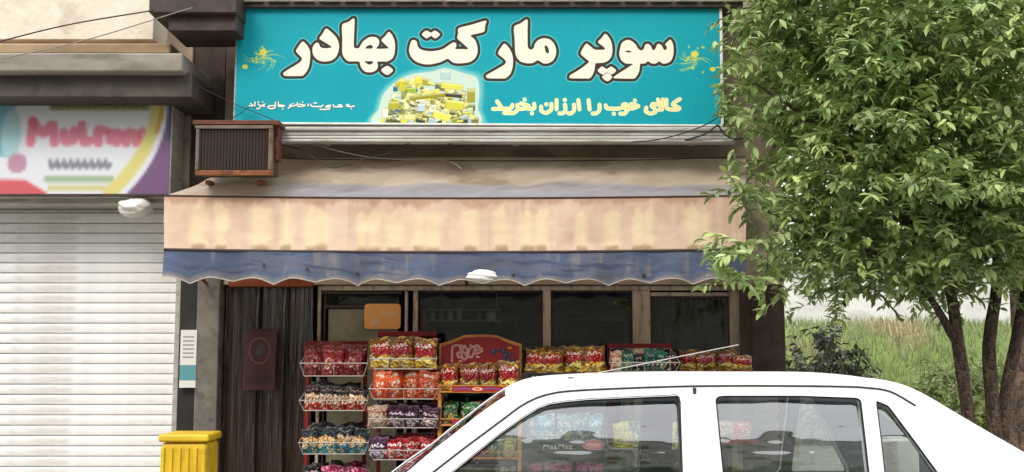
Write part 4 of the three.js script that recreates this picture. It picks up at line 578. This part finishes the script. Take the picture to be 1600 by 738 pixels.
// ---------------------------------------------------------------- the closed shop on the left
{
  const b = thing('closed_shop', 'closed beige shop with a white roller shutter left of the teal sign', 'shop');
  const z = 0.1, xr = X(272, 600, z), xl = X(-240, 600, z), top = Y(326, 0.04);
  part('back_wall', bx(xl, xr + 0.1, 0, 4.8, -2, -1.85), M.room, b);
  const sh = part('roller_shutter', bx(xl, xr - 0.001, 0.004, top, -0.06, -0.02), M.white, b, 'white roller shutter with horizontal slats');
  const slatM = [0, 1, 2].map((k) => mat({ map: worn([244 - 3 * k, 244 - 3 * k, 243 - 3 * k], [238, 237, 234], [190, 184, 176], { fx: 2, fy: 8, amount: 0.5, repeat: 0.5 }), roughness: 0.5 }));
  const step = 0.0785, prof = new THREE.Shape(); prof.moveTo(-0.02, 0.002); prof.quadraticCurveTo(0.007, 0.002, 0.008, 0.008); prof.quadraticCurveTo(0.014, 0.04, 0.008, 0.072); prof.quadraticCurveTo(0.007, 0.0775, -0.02, 0.078); prof.lineTo(-0.02, 0.002);
  const slat = new THREE.ExtrudeGeometry(prof, { depth: xr - xl - 0.06, bevelEnabled: false, curveSegments: 5 }).rotateY(-Math.PI / 2).scale(1, 1, 1);
  slat.computeBoundingBox(); slat.translate(xr - 0.03 - slat.boundingBox.max.x, 0, 0.004); const sg = metric(slat); sg.computeVertexNormals();
  const r = rngOf(77); for (let i = 0, y = 0.06; y < top - 0.06; y += step, i++) { const m = part('slat', sg, slatM[Math.floor(r() * 3)], sh); m.position.set(0, y, (r() - 0.5) * 0.004); }
  part('bottom_bar', bx(xl + 0.02, xr - 0.03, 0.005, 0.056, -0.018, 0.03, 0.006), M.greyMetal, sh);
  part('guide_rail', bx(xr - 0.028, xr + 0.02, 0.004, top, -0.018, 0.05, 0.005), M.greyMetal, b);
  part('shutter_box', bx(xl, xr + 0.03, top + 0.002, Y(304, 0.2), -0.1, 0.24, 0.02), M.greyMetal, b);
  part('pillar', bx(xr + 0.022, X(306, 600, z), 0.004, Y(300, z), -0.3, z, 0.01), M.blackPaint, b, 'dark pillar between the two shops');
  part('pillar', bx(X(306, 600, z) + 0.002, X(342, 600, z), 0.004, Y(300, z), -0.3, z + 0.05, 0.01), mat({ map: worn([126, 120, 112], [108, 102, 96], [76, 70, 64]), roughness: 0.85 }), b, 'grey pillar between the two shops');
  part('wall', bx(xl, X(300, 200, 0), Y(304, 0.2) + 0.002, 5.4, -0.2, 0.05), M.plaster, b);
  part('side_wall', bx(X(300, 200, 0) + 0.002, X(366, 200, 0) - 0.08, Y(298, 0), 5.4, -0.4, 0.02), M.darkWall, b, 'dark recessed wall strip between the shops');
  part('beam', bx(xl, X(300, 130, 0.7), Y(152, 0.7), Y(113, 0.7), 0.06, 0.7, 0.01), mat({ map: worn([86, 78, 70], [70, 62, 56], [50, 44, 40], { repeat: 0.5 }), roughness: 0.8 }), b);
  part('ledge', bx(xl, X(285, 100, 0.8), Y(112.5, 0.8), Y(82, 0.8), 0.06, 0.8, 0.02), mat({ map: worn([160, 152, 142], [142, 134, 124], [108, 98, 88], { fx: 3, fy: 12, repeat: 0.5 }), roughness: 0.9 }), b);
  part('upper_ledge', bx(xl, X(262, 60, 0.7), Y(80, 0.7), Y(62, 0.7), 0.06, 0.62, 0.02), mat({ map: worn([166, 142, 114], [140, 118, 94], [100, 82, 66], { fx: 3, fy: 12, repeat: 0.5 }), roughness: 0.9 }), b);
  part('upper_wall', bx(xl, X(240, 30, 0.4), Y(62, 0.4), 6.0, 0.052, 0.4, 0.01), mat({ map: worn([232, 222, 206], [222, 210, 192], [190, 176, 160], { repeat: 0.5, amount: 0.5 }), roughness: 0.9, bumpMap: grainBump, bumpScale: 0.003 }), b);
  // dark wooden eave in the gap
  part('eave', bx(X(232, 10, 0.9), X(369, 10, 0.9), Y(20, 0.9), Y(-30, 0.9), 0.41, 0.9, 0.01), M.darkFrame, b); part('eave_board', bx(X(262, 30, 0.85), X(369, 30, 0.85), Y(48, 0.85), Y(20, 0.85) - 0.002, 0.41, 0.84, 0.01), M.darkFrame, b);
  // sign of the closed shop, its print washed out past reading
  const zs = 0.42, a = P(-120, 303, zs), e = P(268, 153, zs), t = thing('shop_sign', 'white printed sign with red lettering above the roller shutter', 'sign');
  const tx = canvasTex(97, 37, (c) => {
    const q = 97 / 388; c.setTransform(q, 0, 0, q, 30, -153 * q); const r = rngOf(6); c.fillStyle = 'rgb(222,224,230)'; c.fillRect(-120, 150, 400, 160);
    c.fillStyle = 'rgb(128,182,204)'; c.fillRect(-120, 160, 138, 84); c.fillStyle = 'rgb(170,206,214)'; c.beginPath(); c.ellipse(14, 210, 16, 40, 0, 0, 6.3); c.fill();
    c.fillStyle = 'rgb(150,146,104)'; c.fillRect(74, 156, 160, 16); for (let i = 0; i < 14; i++) { c.fillStyle = 'rgb(112,112,66)'; c.fillRect(78 + i * 11, 157, 6, 11); }
    c.lineCap = c.lineJoin = 'round'; c.strokeStyle = 'rgba(214,96,118,0.75)'; c.lineWidth = 15; for (const s of ['48,190 46,222', '48,190 64,212 80,190 84,222', '98,206 98,220 114,220 114,204', '126,196 128,222 140,220', '154,222 150,202 164,204', '172,208 186,206 186,222 172,218', '198,222 198,206 212,208 214,222', '222,206 226,222']) polyline(c, pts(s)); c.fillRect(0, 0, 0, 0);
    c.strokeStyle = 'rgb(126,128,136)'; c.lineWidth = 6; for (let i = 0; i < 9; i++) polyline(c, [[78 + i * 11, 250], [80 + i * 11, 262], [86 + i * 11, 256]]);
    c.fillStyle = 'rgb(150,176,140)'; c.fillRect(70, 274, 110, 9); c.fillStyle = 'rgb(206,196,140)'; c.fillRect(76, 288, 100, 8);
    c.fillStyle = 'rgb(186,140,166)'; c.beginPath(); c.arc(26, 254, 15, 0, 6.3); c.fill(); c.fillStyle = 'rgb(206,92,100)'; c.beginPath(); c.moveTo(-120, 276); c.lineTo(40, 280); c.lineTo(76, 300); c.lineTo(70, 310); c.lineTo(-120, 310); c.fill();
    c.fillStyle = 'rgb(116,84,122)'; c.beginPath(); c.moveTo(280, 150); c.lineTo(266, 150); c.quadraticCurveTo(262, 250, 192, 310); c.lineTo(280, 310); c.fill(); c.fillStyle = 'rgb(84,76,110)'; c.fillRect(262, 150, 20, 70);
    c.strokeStyle = 'rgb(214,206,126)'; c.lineWidth = 20; c.beginPath(); c.moveTo(248, 150); c.quadraticCurveTo(246, 236, 174, 300); c.stroke(); c.strokeStyle = 'rgb(206,150,72)'; c.lineWidth = 6; c.beginPath(); c.moveTo(256, 150); c.quadraticCurveTo(254, 180, 246, 206); c.stroke();
  });
  part('cabinet', bx(a.x - 0.01, e.x + 0.01, a.y - 0.01, e.y + 0.01, zs - 0.3, zs - 0.005, 0.006), M.greyMetal, t);
  const pl = new THREE.PlaneGeometry(e.x - a.x, e.y - a.y); pl.translate((a.x + e.x) / 2, (a.y + e.y) / 2, zs); part('printed_face', pl, mat({ map: tx, roughness: 0.45 }), t);
  part('frame_rail', bx(a.x - 0.014, e.x + 0.014, a.y - 0.02, a.y - 0.001, zs - 0.02, zs + 0.012, 0.004), M.darkFrame, t);
  // white bag hooked at the corner of the canopy
  const g = new THREE.SphereGeometry(1, 28, 20), p = g.attributes.position, v = V(0, 0, 0); for (let i = 0; i < p.count; i++) { v.fromBufferAttribute(p, i); const nn = 1 + 0.5 * (fbm(v.x * 0.3 + 0.5, v.y * 0.3 + v.z * 0.2 + 0.5, 8, 8, 3) - 0.5); p.setXYZ(i, v.x * 0.13 * nn, v.y * 0.075 * nn, v.z * 0.1 * nn); } g.computeVertexNormals();
  single('white_bag', g, M.white, 'crumpled white bag at the left corner of the beige canopy', 'bag').position.copy(P(212, 324, 0.36));
  single('cable', tube([P(-40, 75, 0.9), P(100, 40, 0.9), P(240, 16, 0.92)], 0.005, 30), M.cable, 'dark cable sloping up across the beige wall at the top left', 'cable', 'cables on the shop wall'); single('cable', tube([P(-40, 100, 0.9), P(120, 66, 0.9), P(300, 12, 0.95)], 0.004, 30), M.paleCable, 'pale cable sloping up over the ledge at the top left', 'cable', 'cables on the shop wall');
  const note = canvasTex(64, 128, (c) => { c.fillStyle = '#e4e4e0'; c.fillRect(0, 0, 64, 128); c.fillStyle = '#5a9aa0'; c.fillRect(0, 78, 64, 34); c.fillStyle = '#8c8c8c'; for (let i = 0; i < 6; i++) c.fillRect(10, 14 + i * 9, 44, 3); });
  const n0 = P(281, 606, 0.13), n1 = P(309, 516, 0.13), ng = new THREE.PlaneGeometry(n1.x - n0.x, n1.y - n0.y); ng.translate((n0.x + n1.x) / 2, (n0.y + n1.y) / 2, 0.155); const nt = single('notice', bx(n0.x, n1.x, n0.y, n1.y, 0.1, 0.153, 0.002), M.white, 'white and teal notice on the dark pillar', 'notice'); part('printed_face', ng, mat({ map: note, roughness: 0.6 }), nt);
}
{ // yellow bin
  const y = mat({ map: worn([226, 190, 40], [214, 176, 32], [170, 136, 40], { amount: 0.4 }), roughness: 0.5 }), z = 1.0, x0 = X(246, 700, z), x1 = X(326, 700, z), t = thing('litter_bin', 'yellow ribbed bin in front of the pillar by the roller shutter', 'bin');
  part('bin_body', bx(x0 + 0.015, x1 - 0.015, 0.004, Y(692, z), z - 0.32, z - 0.01, 0.03), y, t); part('lid', bx(x0, x1, Y(692, z) + 0.002, Y(679, z), z - 0.34, z + 0.01, 0.02), y, t);
  for (let i = 0; i < 6; i++) { const x = x0 + 0.035 + i * (x1 - x0 - 0.07) / 5; part('rib', bx(x - 0.012, x + 0.012, 0.06, Y(700, z), z - 0.008, z + 0.004, 0.004), y, t); }
}

// ---------------------------------------------------------------- trees, hedge, far things on the right
const leafGeo = (() => { // a folded lance-shaped leaf, one unit long
  const pos = [], idx = [], n = 5; for (let i = 0; i <= n; i++) { const t = i / n, w = 0.19 * Math.pow(Math.sin(Math.PI * Math.min(0.999, t * 0.94 + 0.04)), 0.8), d = -0.16 * t * t; pos.push(-w, d + w * 0.45, t, 0, d, t, w, d + w * 0.45, t); }
  for (let i = 0; i < n; i++) { const a = i * 3; idx.push(a, a + 1, a + 4, a, a + 4, a + 3, a + 1, a + 2, a + 5, a + 1, a + 5, a + 4); }
  const g = new THREE.BufferGeometry(); g.setAttribute('position', new THREE.Float32BufferAttribute(pos, 3)); g.setIndex(idx); g.computeVertexNormals(); return g;
})();
const leafM = phys({ color: 0xffffff, roughness: 0.6, transmission: 0.35, thickness: 0, ior: 1.4 });
const barkMap = worn([112, 92, 76], [80, 64, 54], [50, 42, 36], { fx: 8, fy: 4, amount: 0.9 }); barkMap.repeat.set(1, 5); const barkBump = grainBump.clone(); barkBump.repeat.set(1, 8); const barkM = mat({ map: barkMap, roughness: 0.95, bumpMap: barkBump, bumpScale: 0.03 });
function limb(list, r0, r1) { const c = new THREE.CatmullRomCurve3(list, false, 'centripetal'), n = 14, m = 8, fr = c.computeFrenetFrames(n); return grid(m, n, (u, v) => { const p = c.getPoint(v), i = Math.round(v * n), r = (r0 + (r1 - r0) * v) * (1 + 0.1 * Math.sin(u * 12.6 + v * 9)), a = u * Math.PI * 2; return p.addScaledVector(fr.normals[i], Math.cos(a) * r).addScaledVector(fr.binormals[i], Math.sin(a) * r); }); }
// crown: twigs spread through lobes, each twig carries a spray of leaves
function tree(label, stems, lobes, { leaf = 0.09, twigs = 900, per = 14, tint = [0.26, 0.375, 0.14], seed = 1, name = 'tree', group = 'trees beside the shop' }) {
  const t = thing(name, label, 'tree', group), r = rngOf(seed), trunkGeo = [], twig = [];
  stems.forEach(([list, r0, r1], i) => part('trunk', limb(list, r0, r1), barkM, t));
  const M4 = [], C = [], q = new THREE.Quaternion(), e = new THREE.Euler(), s = V(1, 1, 1), col = new THREE.Color(), vol = lobes.map((l) => l[3] * l[4] * l[5]), sum = vol.reduce((a, b) => a + b, 0);
  for (const [li, [x, y, z, rx, ry, rz]] of lobes.entries()) {
    const n = Math.max(7, Math.round(twigs * vol[li] / sum)), shadeK = 0.85 + 0.3 * r();
    for (let k = 0; k < n; k++) {
      let a, b, c, l; do { a = r() * 2 - 1; b = r() * 2 - 1; c = r() * 2 - 1; l = Math.hypot(a, b, c); } while (l > 1 || l < 0.25);
      const f = Math.pow(l, -0.35), o = V(x + a * rx * f, y + b * ry * f, z + c * rz * f), dir = V(a, b * 0.6 + 0.15, c).add(V(r() - 0.5, r() - 0.5, r() - 0.5)).normalize(), len = leaf * (2.2 + 2 * r());
      if (k % 3 === 0) twig.push(rod(o.clone().addScaledVector(dir, -len * 0.5), o.clone().addScaledVector(dir, len * 0.8), leaf * 0.03, 3));
      const twigTone = 0.75 + 0.6 * r(), yel = r();
      for (let j = 0; j < per; j++) {
        const p = o.clone().addScaledVector(dir, len * (j / per - 0.15)); e.set((r() - 0.35) * 1.5, Math.atan2(dir.x, dir.z) + (r() - 0.5) * 3.4, (r() - 0.5) * 1.2, 'YXZ'); q.setFromEuler(e); const sc = leaf * (0.65 + 0.6 * r()); s.set(sc, sc, sc);
        M4.push(new THREE.Matrix4().compose(p, q, s)); const k2 = twigTone * shadeK * (0.75 + 0.5 * r()); C.push(col.clone().setRGB(tint[0] * k2 * (1 + 0.35 * yel), tint[1] * k2 * (1 + 0.12 * yel), tint[2] * k2)); } } }
  if (twig.length) part('twigs', join(twig), barkM, t).userData.kind = 'stuff';
  const im = shade(new THREE.InstancedMesh(leafGeo, leafM, M4.length)); im.name = 'crown'; im.userData.kind = 'stuff'; M4.forEach((m, i) => { im.setMatrixAt(i, m); im.setColorAt(i, C[i]); }); t.add(im);
  return t;
}
{
  const z = 1.3, p = (px, py, dz = 0) => P(px, py, z + dz), base = V(p(1548, 600).x, 0, z);
  tree('leafy citrus tree with several stems right of the shop', [
    [[base.clone().add(V(-0.05, 0, 0)), p(1512, 640), p(1498, 540, 0.1), p(1478, 430, 0.2), p(1400, 300, 0.3)], 0.055, 0.025],
    [[base.clone().add(V(0.02, 0, 0)), p(1552, 640), p(1546, 540), p(1560, 420, -0.1), p(1540, 250, -0.1)], 0.06, 0.025],
    [[base.clone().add(V(0.08, 0, 0)), p(1570, 640), p(1588, 540), p(1612, 430, -0.1), p(1700, 260, 0.1)], 0.055, 0.025],
    [[p(1498, 540, 0.1), p(1440, 450, 0.2), p(1330, 380, 0.3), p(1200, 330, 0.4)], 0.03, 0.012], [[p(1478, 430, 0.2), p(1400, 330, 0.3), p(1280, 200, 0.3), p(1180, 130, 0.3)], 0.028, 0.01]],
    [[...p(1318, 200, 0.2), 0.42, 0.75, 0.7], [...p(1380, 90, 0), 0.85, 0.75, 0.9], [...p(1400, 290, 0.1), 0.75, 0.65, 0.85], [...p(1540, 180, 0), 0.85, 0.9, 0.9], [...p(1560, 360, 0), 0.6, 0.42, 0.7], [...p(1285, 365, 0.1), 0.24, 0.34, 0.5], [...p(1164, 170, 0.35), 0.08, 0.17, 0.2], [...p(1138, 182, 0.5), 0.05, 0.07, 0.08], [...p(1150, 95, 0.45), 0.04, 0.08, 0.08], [...p(1160, 292, 0.8), 0.03, 0.06, 0.06], [...p(1162, 385, 1.25), 0.03, 0.04, 0.06], [...p(1160, 432, 1.25), 0.03, 0.045, 0.06], [...p(1188, 290, 0.5), 0.05, 0.09, 0.12], [...p(1204, 405, 0.5), 0.06, 0.16, 0.12], [...p(1208, 40, 0.2), 0.14, 0.24, 0.3], [...p(1440, 420, 0), 0.55, 0.22, 0.6], [...p(1322, 425, 0.1), 0.4, 0.2, 0.5], [...p(1290, -10, 0), 0.6, 0.5, 0.7]],
    { twigs: 3000, per: 16, seed: 5, leaf: 0.075 });
}
{
  const z = -7, p = (px, py, dz = 0) => P(px, py, z + dz), t = V(p(1590, 560).x, 0, z);
  tree('tall green tree farther back behind the citrus tree', [[[t, p(1592, 500), p(1580, 380), p(1520, 250)], 0.14, 0.06]], [[...p(1360, 180), 1.9, 2.0, 1.5], [...p(1480, 60), 2.2, 2.0, 1.5], [...p(1580, 230), 1.8, 1.7, 1.5], [...p(1440, 330), 1.4, 0.8, 1.2]], { twigs: 900, per: 14, seed: 15, leaf: 0.19, tint: [0.24, 0.32, 0.12] });
  const hz = -9.5; [[1282, 1.75, 0.55], [1500, 1.1, 0.7], [1640, 1.3, 0.9]].forEach(([px, h, w], i) => {
    const x = P(px, 560, hz).x, nm = ['left one nearest the shop', 'middle one behind the citrus stems', 'right one by the picture edge'][i];
    tree((i ? 'bright green' : 'dark green') + ' shrub on the grass bank, ' + nm, [[[V(x, -0.1, hz), V(x + 0.05, h * 0.5, hz), V(x, h * 0.8, hz)], 0.05, 0.02]], [[x, h * 0.5, hz, w, h * 0.5, 0.6]], { twigs: 160, per: 12, seed: 30 + i, leaf: 0.15, tint: i ? [0.22, 0.28, 0.09] : [0.06, 0.075, 0.04], name: 'shrub', group: 'shrubs on the grass bank' }).userData.category = 'shrub'; });
  // grass bank rising behind the pavement
  const r = rngOf(61), hill = (x, zz) => -0.13 + 2.15 * sm(-9.2, -15, zz) + 0.16 * (fbm((x + 50) / 100, (zz + 50) / 100, 40, 40, 3) - 0.5) * sm(-9.2, -10.5, zz);
  struct('grass_bank', metric(grid(60, 24, (u, v) => { const x = 3 + 22 * u, zz = -9.05 - 11 * v; return V(x, hill(x, zz), zz); })), mat({ map: worn([112, 132, 66], [98, 120, 58], [138, 136, 84], { fx: 16, fy: 16, repeat: 0.4 }), roughness: 1 }));
  const blade = new THREE.BufferGeometry(); blade.setAttribute('position', new THREE.Float32BufferAttribute([-0.05, 0, 0, 0.05, 0, 0, 0.03, 0.6, 0.1, -0.05, 0, 0, 0.03, 0.6, 0.1, -0.02, 0.55, 0.08, -0.02, 0.55, 0.08, 0.03, 0.6, 0.1, 0.02, 1, 0.32], 3)); blade.computeVertexNormals();
  const N = 26000, im = shade(new THREE.InstancedMesh(blade, mat({ color: 0xffffff, roughness: 0.9 }), N)), m = new THREE.Matrix4(), q = new THREE.Quaternion(), e = new THREE.Euler(), c = new THREE.Color(); im.name = 'grass'; im.userData = { kind: 'stuff', label: 'long bright grass on the bank behind the car', category: 'grass' };
  for (let i = 0; i < N; i++) { const x = 3 + 16 * r(), zz = -9.1 - 6.5 * r(), pt = fbm(x / 40 + 0.5, zz / 40 + 0.8, 20, 20, 4, L2), k = (0.7 + 0.6 * r()) * (0.8 + 0.5 * pt), sc = (0.1 + 0.18 * r()) * (0.5 + pt), dry = sm(0.55, 0.7, pt); e.set((r() - 0.5) * 0.7, r() * 6.3, (r() - 0.5) * 0.7); m.compose(V(x, hill(x, zz) - 0.01, zz), q.setFromEuler(e), V(sc, sc, sc)); im.setMatrixAt(i, m); im.setColorAt(i, c.setRGB((0.21 + 0.12 * dry) * k, (0.25 + 0.02 * dry) * k, (0.11 + 0.05 * dry) * k)); }
  scene.add(im);
}
{ // pale building far behind the lawn
  const z = -24, x0 = P(1200, 500, z).x, b = thing('far_building', 'pale long low building far behind the lawn', 'building'); const m = mat({ map: worn([214, 212, 208], [200, 198, 194], [170, 166, 160], { repeat: 0.2 }), roughness: 0.9 });
  part('wall', bx(x0, x0 + 14, -0.14, 4.0, z - 4, z), m, b); part('roof', bx(x0 - 0.2, x0 + 14.2, 4.002, 4.2, z - 4.2, z + 0.3), M.greyMetal, b);
  for (let i = 3; i < 6; i++) { const x = x0 + 1 + i * 2.2; const w = part('window', bx(x, x + 1.1, 1.2, 2.5, z + 0.001, z + 0.05), M.greyMetal, b); part('pane', bx(x + 0.08, x + 1.02, 1.28, 2.42, z + 0.052, z + 0.06, 0.002), mat({ color: 0x566068, roughness: 0.15 }), w); }
}
// ---------------------------------------------------------------- across the street, mirrored by the shop windows and the car glass
{
  const z = 17.5, b = thing('street_building', 'pale grey building across the street, mirrored in the car glass', 'building'), m = mat({ map: worn([176, 170, 162], [160, 154, 148], [126, 120, 114], { repeat: 0.4 }), roughness: 0.9 });
  part('wall', bx(-16, 16, -0.14, 11.2, z, z + 6), m, b); part('parapet', bx(-16.2, 16.2, 11.202, 11.5, z - 0.15, z + 6), M.greyMetal, b);
  const blindM = mat({ map: worn([150, 148, 142], [138, 136, 132], [112, 108, 104]), roughness: 0.6 });
  for (const y of [0, 3.1, 5.8]) for (let i = 0; i < 9; i++) { const w = part('window', bx(-14 + i * 3.3, -12.4 + i * 3.3, 3.2 + y, 4.7 + y, z - 0.06, z - 0.002), y ? M.greyMetal : M.darkFrame, b); part('pane', bx(-13.9 + i * 3.3, -12.5 + i * 3.3, 3.3 + y, 4.6 + y, z - 0.07, z - 0.062, 0.002), y ? blindM : mat({ color: 0x30383c, roughness: 0.1 }), w); }
}
[[-3.6, 12.8, 'left'], [2.4, 13.4, 'right']].forEach(([x, z, side], i) => tree('broad street tree across the road, mirrored in the car glass, ' + side + ' one', [[[V(x, -0.13, z), V(x + 0.1, 2, z), V(x, 4.5, z), V(x + 0.3, 6.5, z)], 0.16, 0.06]], [[x, 4.4, z, 2.0, 1.4, 1.8], [x - 1.2, 5.2, z, 1.5, 1.1, 1.4], [x + 1.4, 5.0, z + 0.3, 1.5, 1.0, 1.4]], { twigs: 700, per: 12, seed: 90 + i, leaf: 0.24, group: 'street trees across the road' }));
scene.traverse((o) => { if (o.isMesh) shade(o); });
renderer.render(scene, camera);
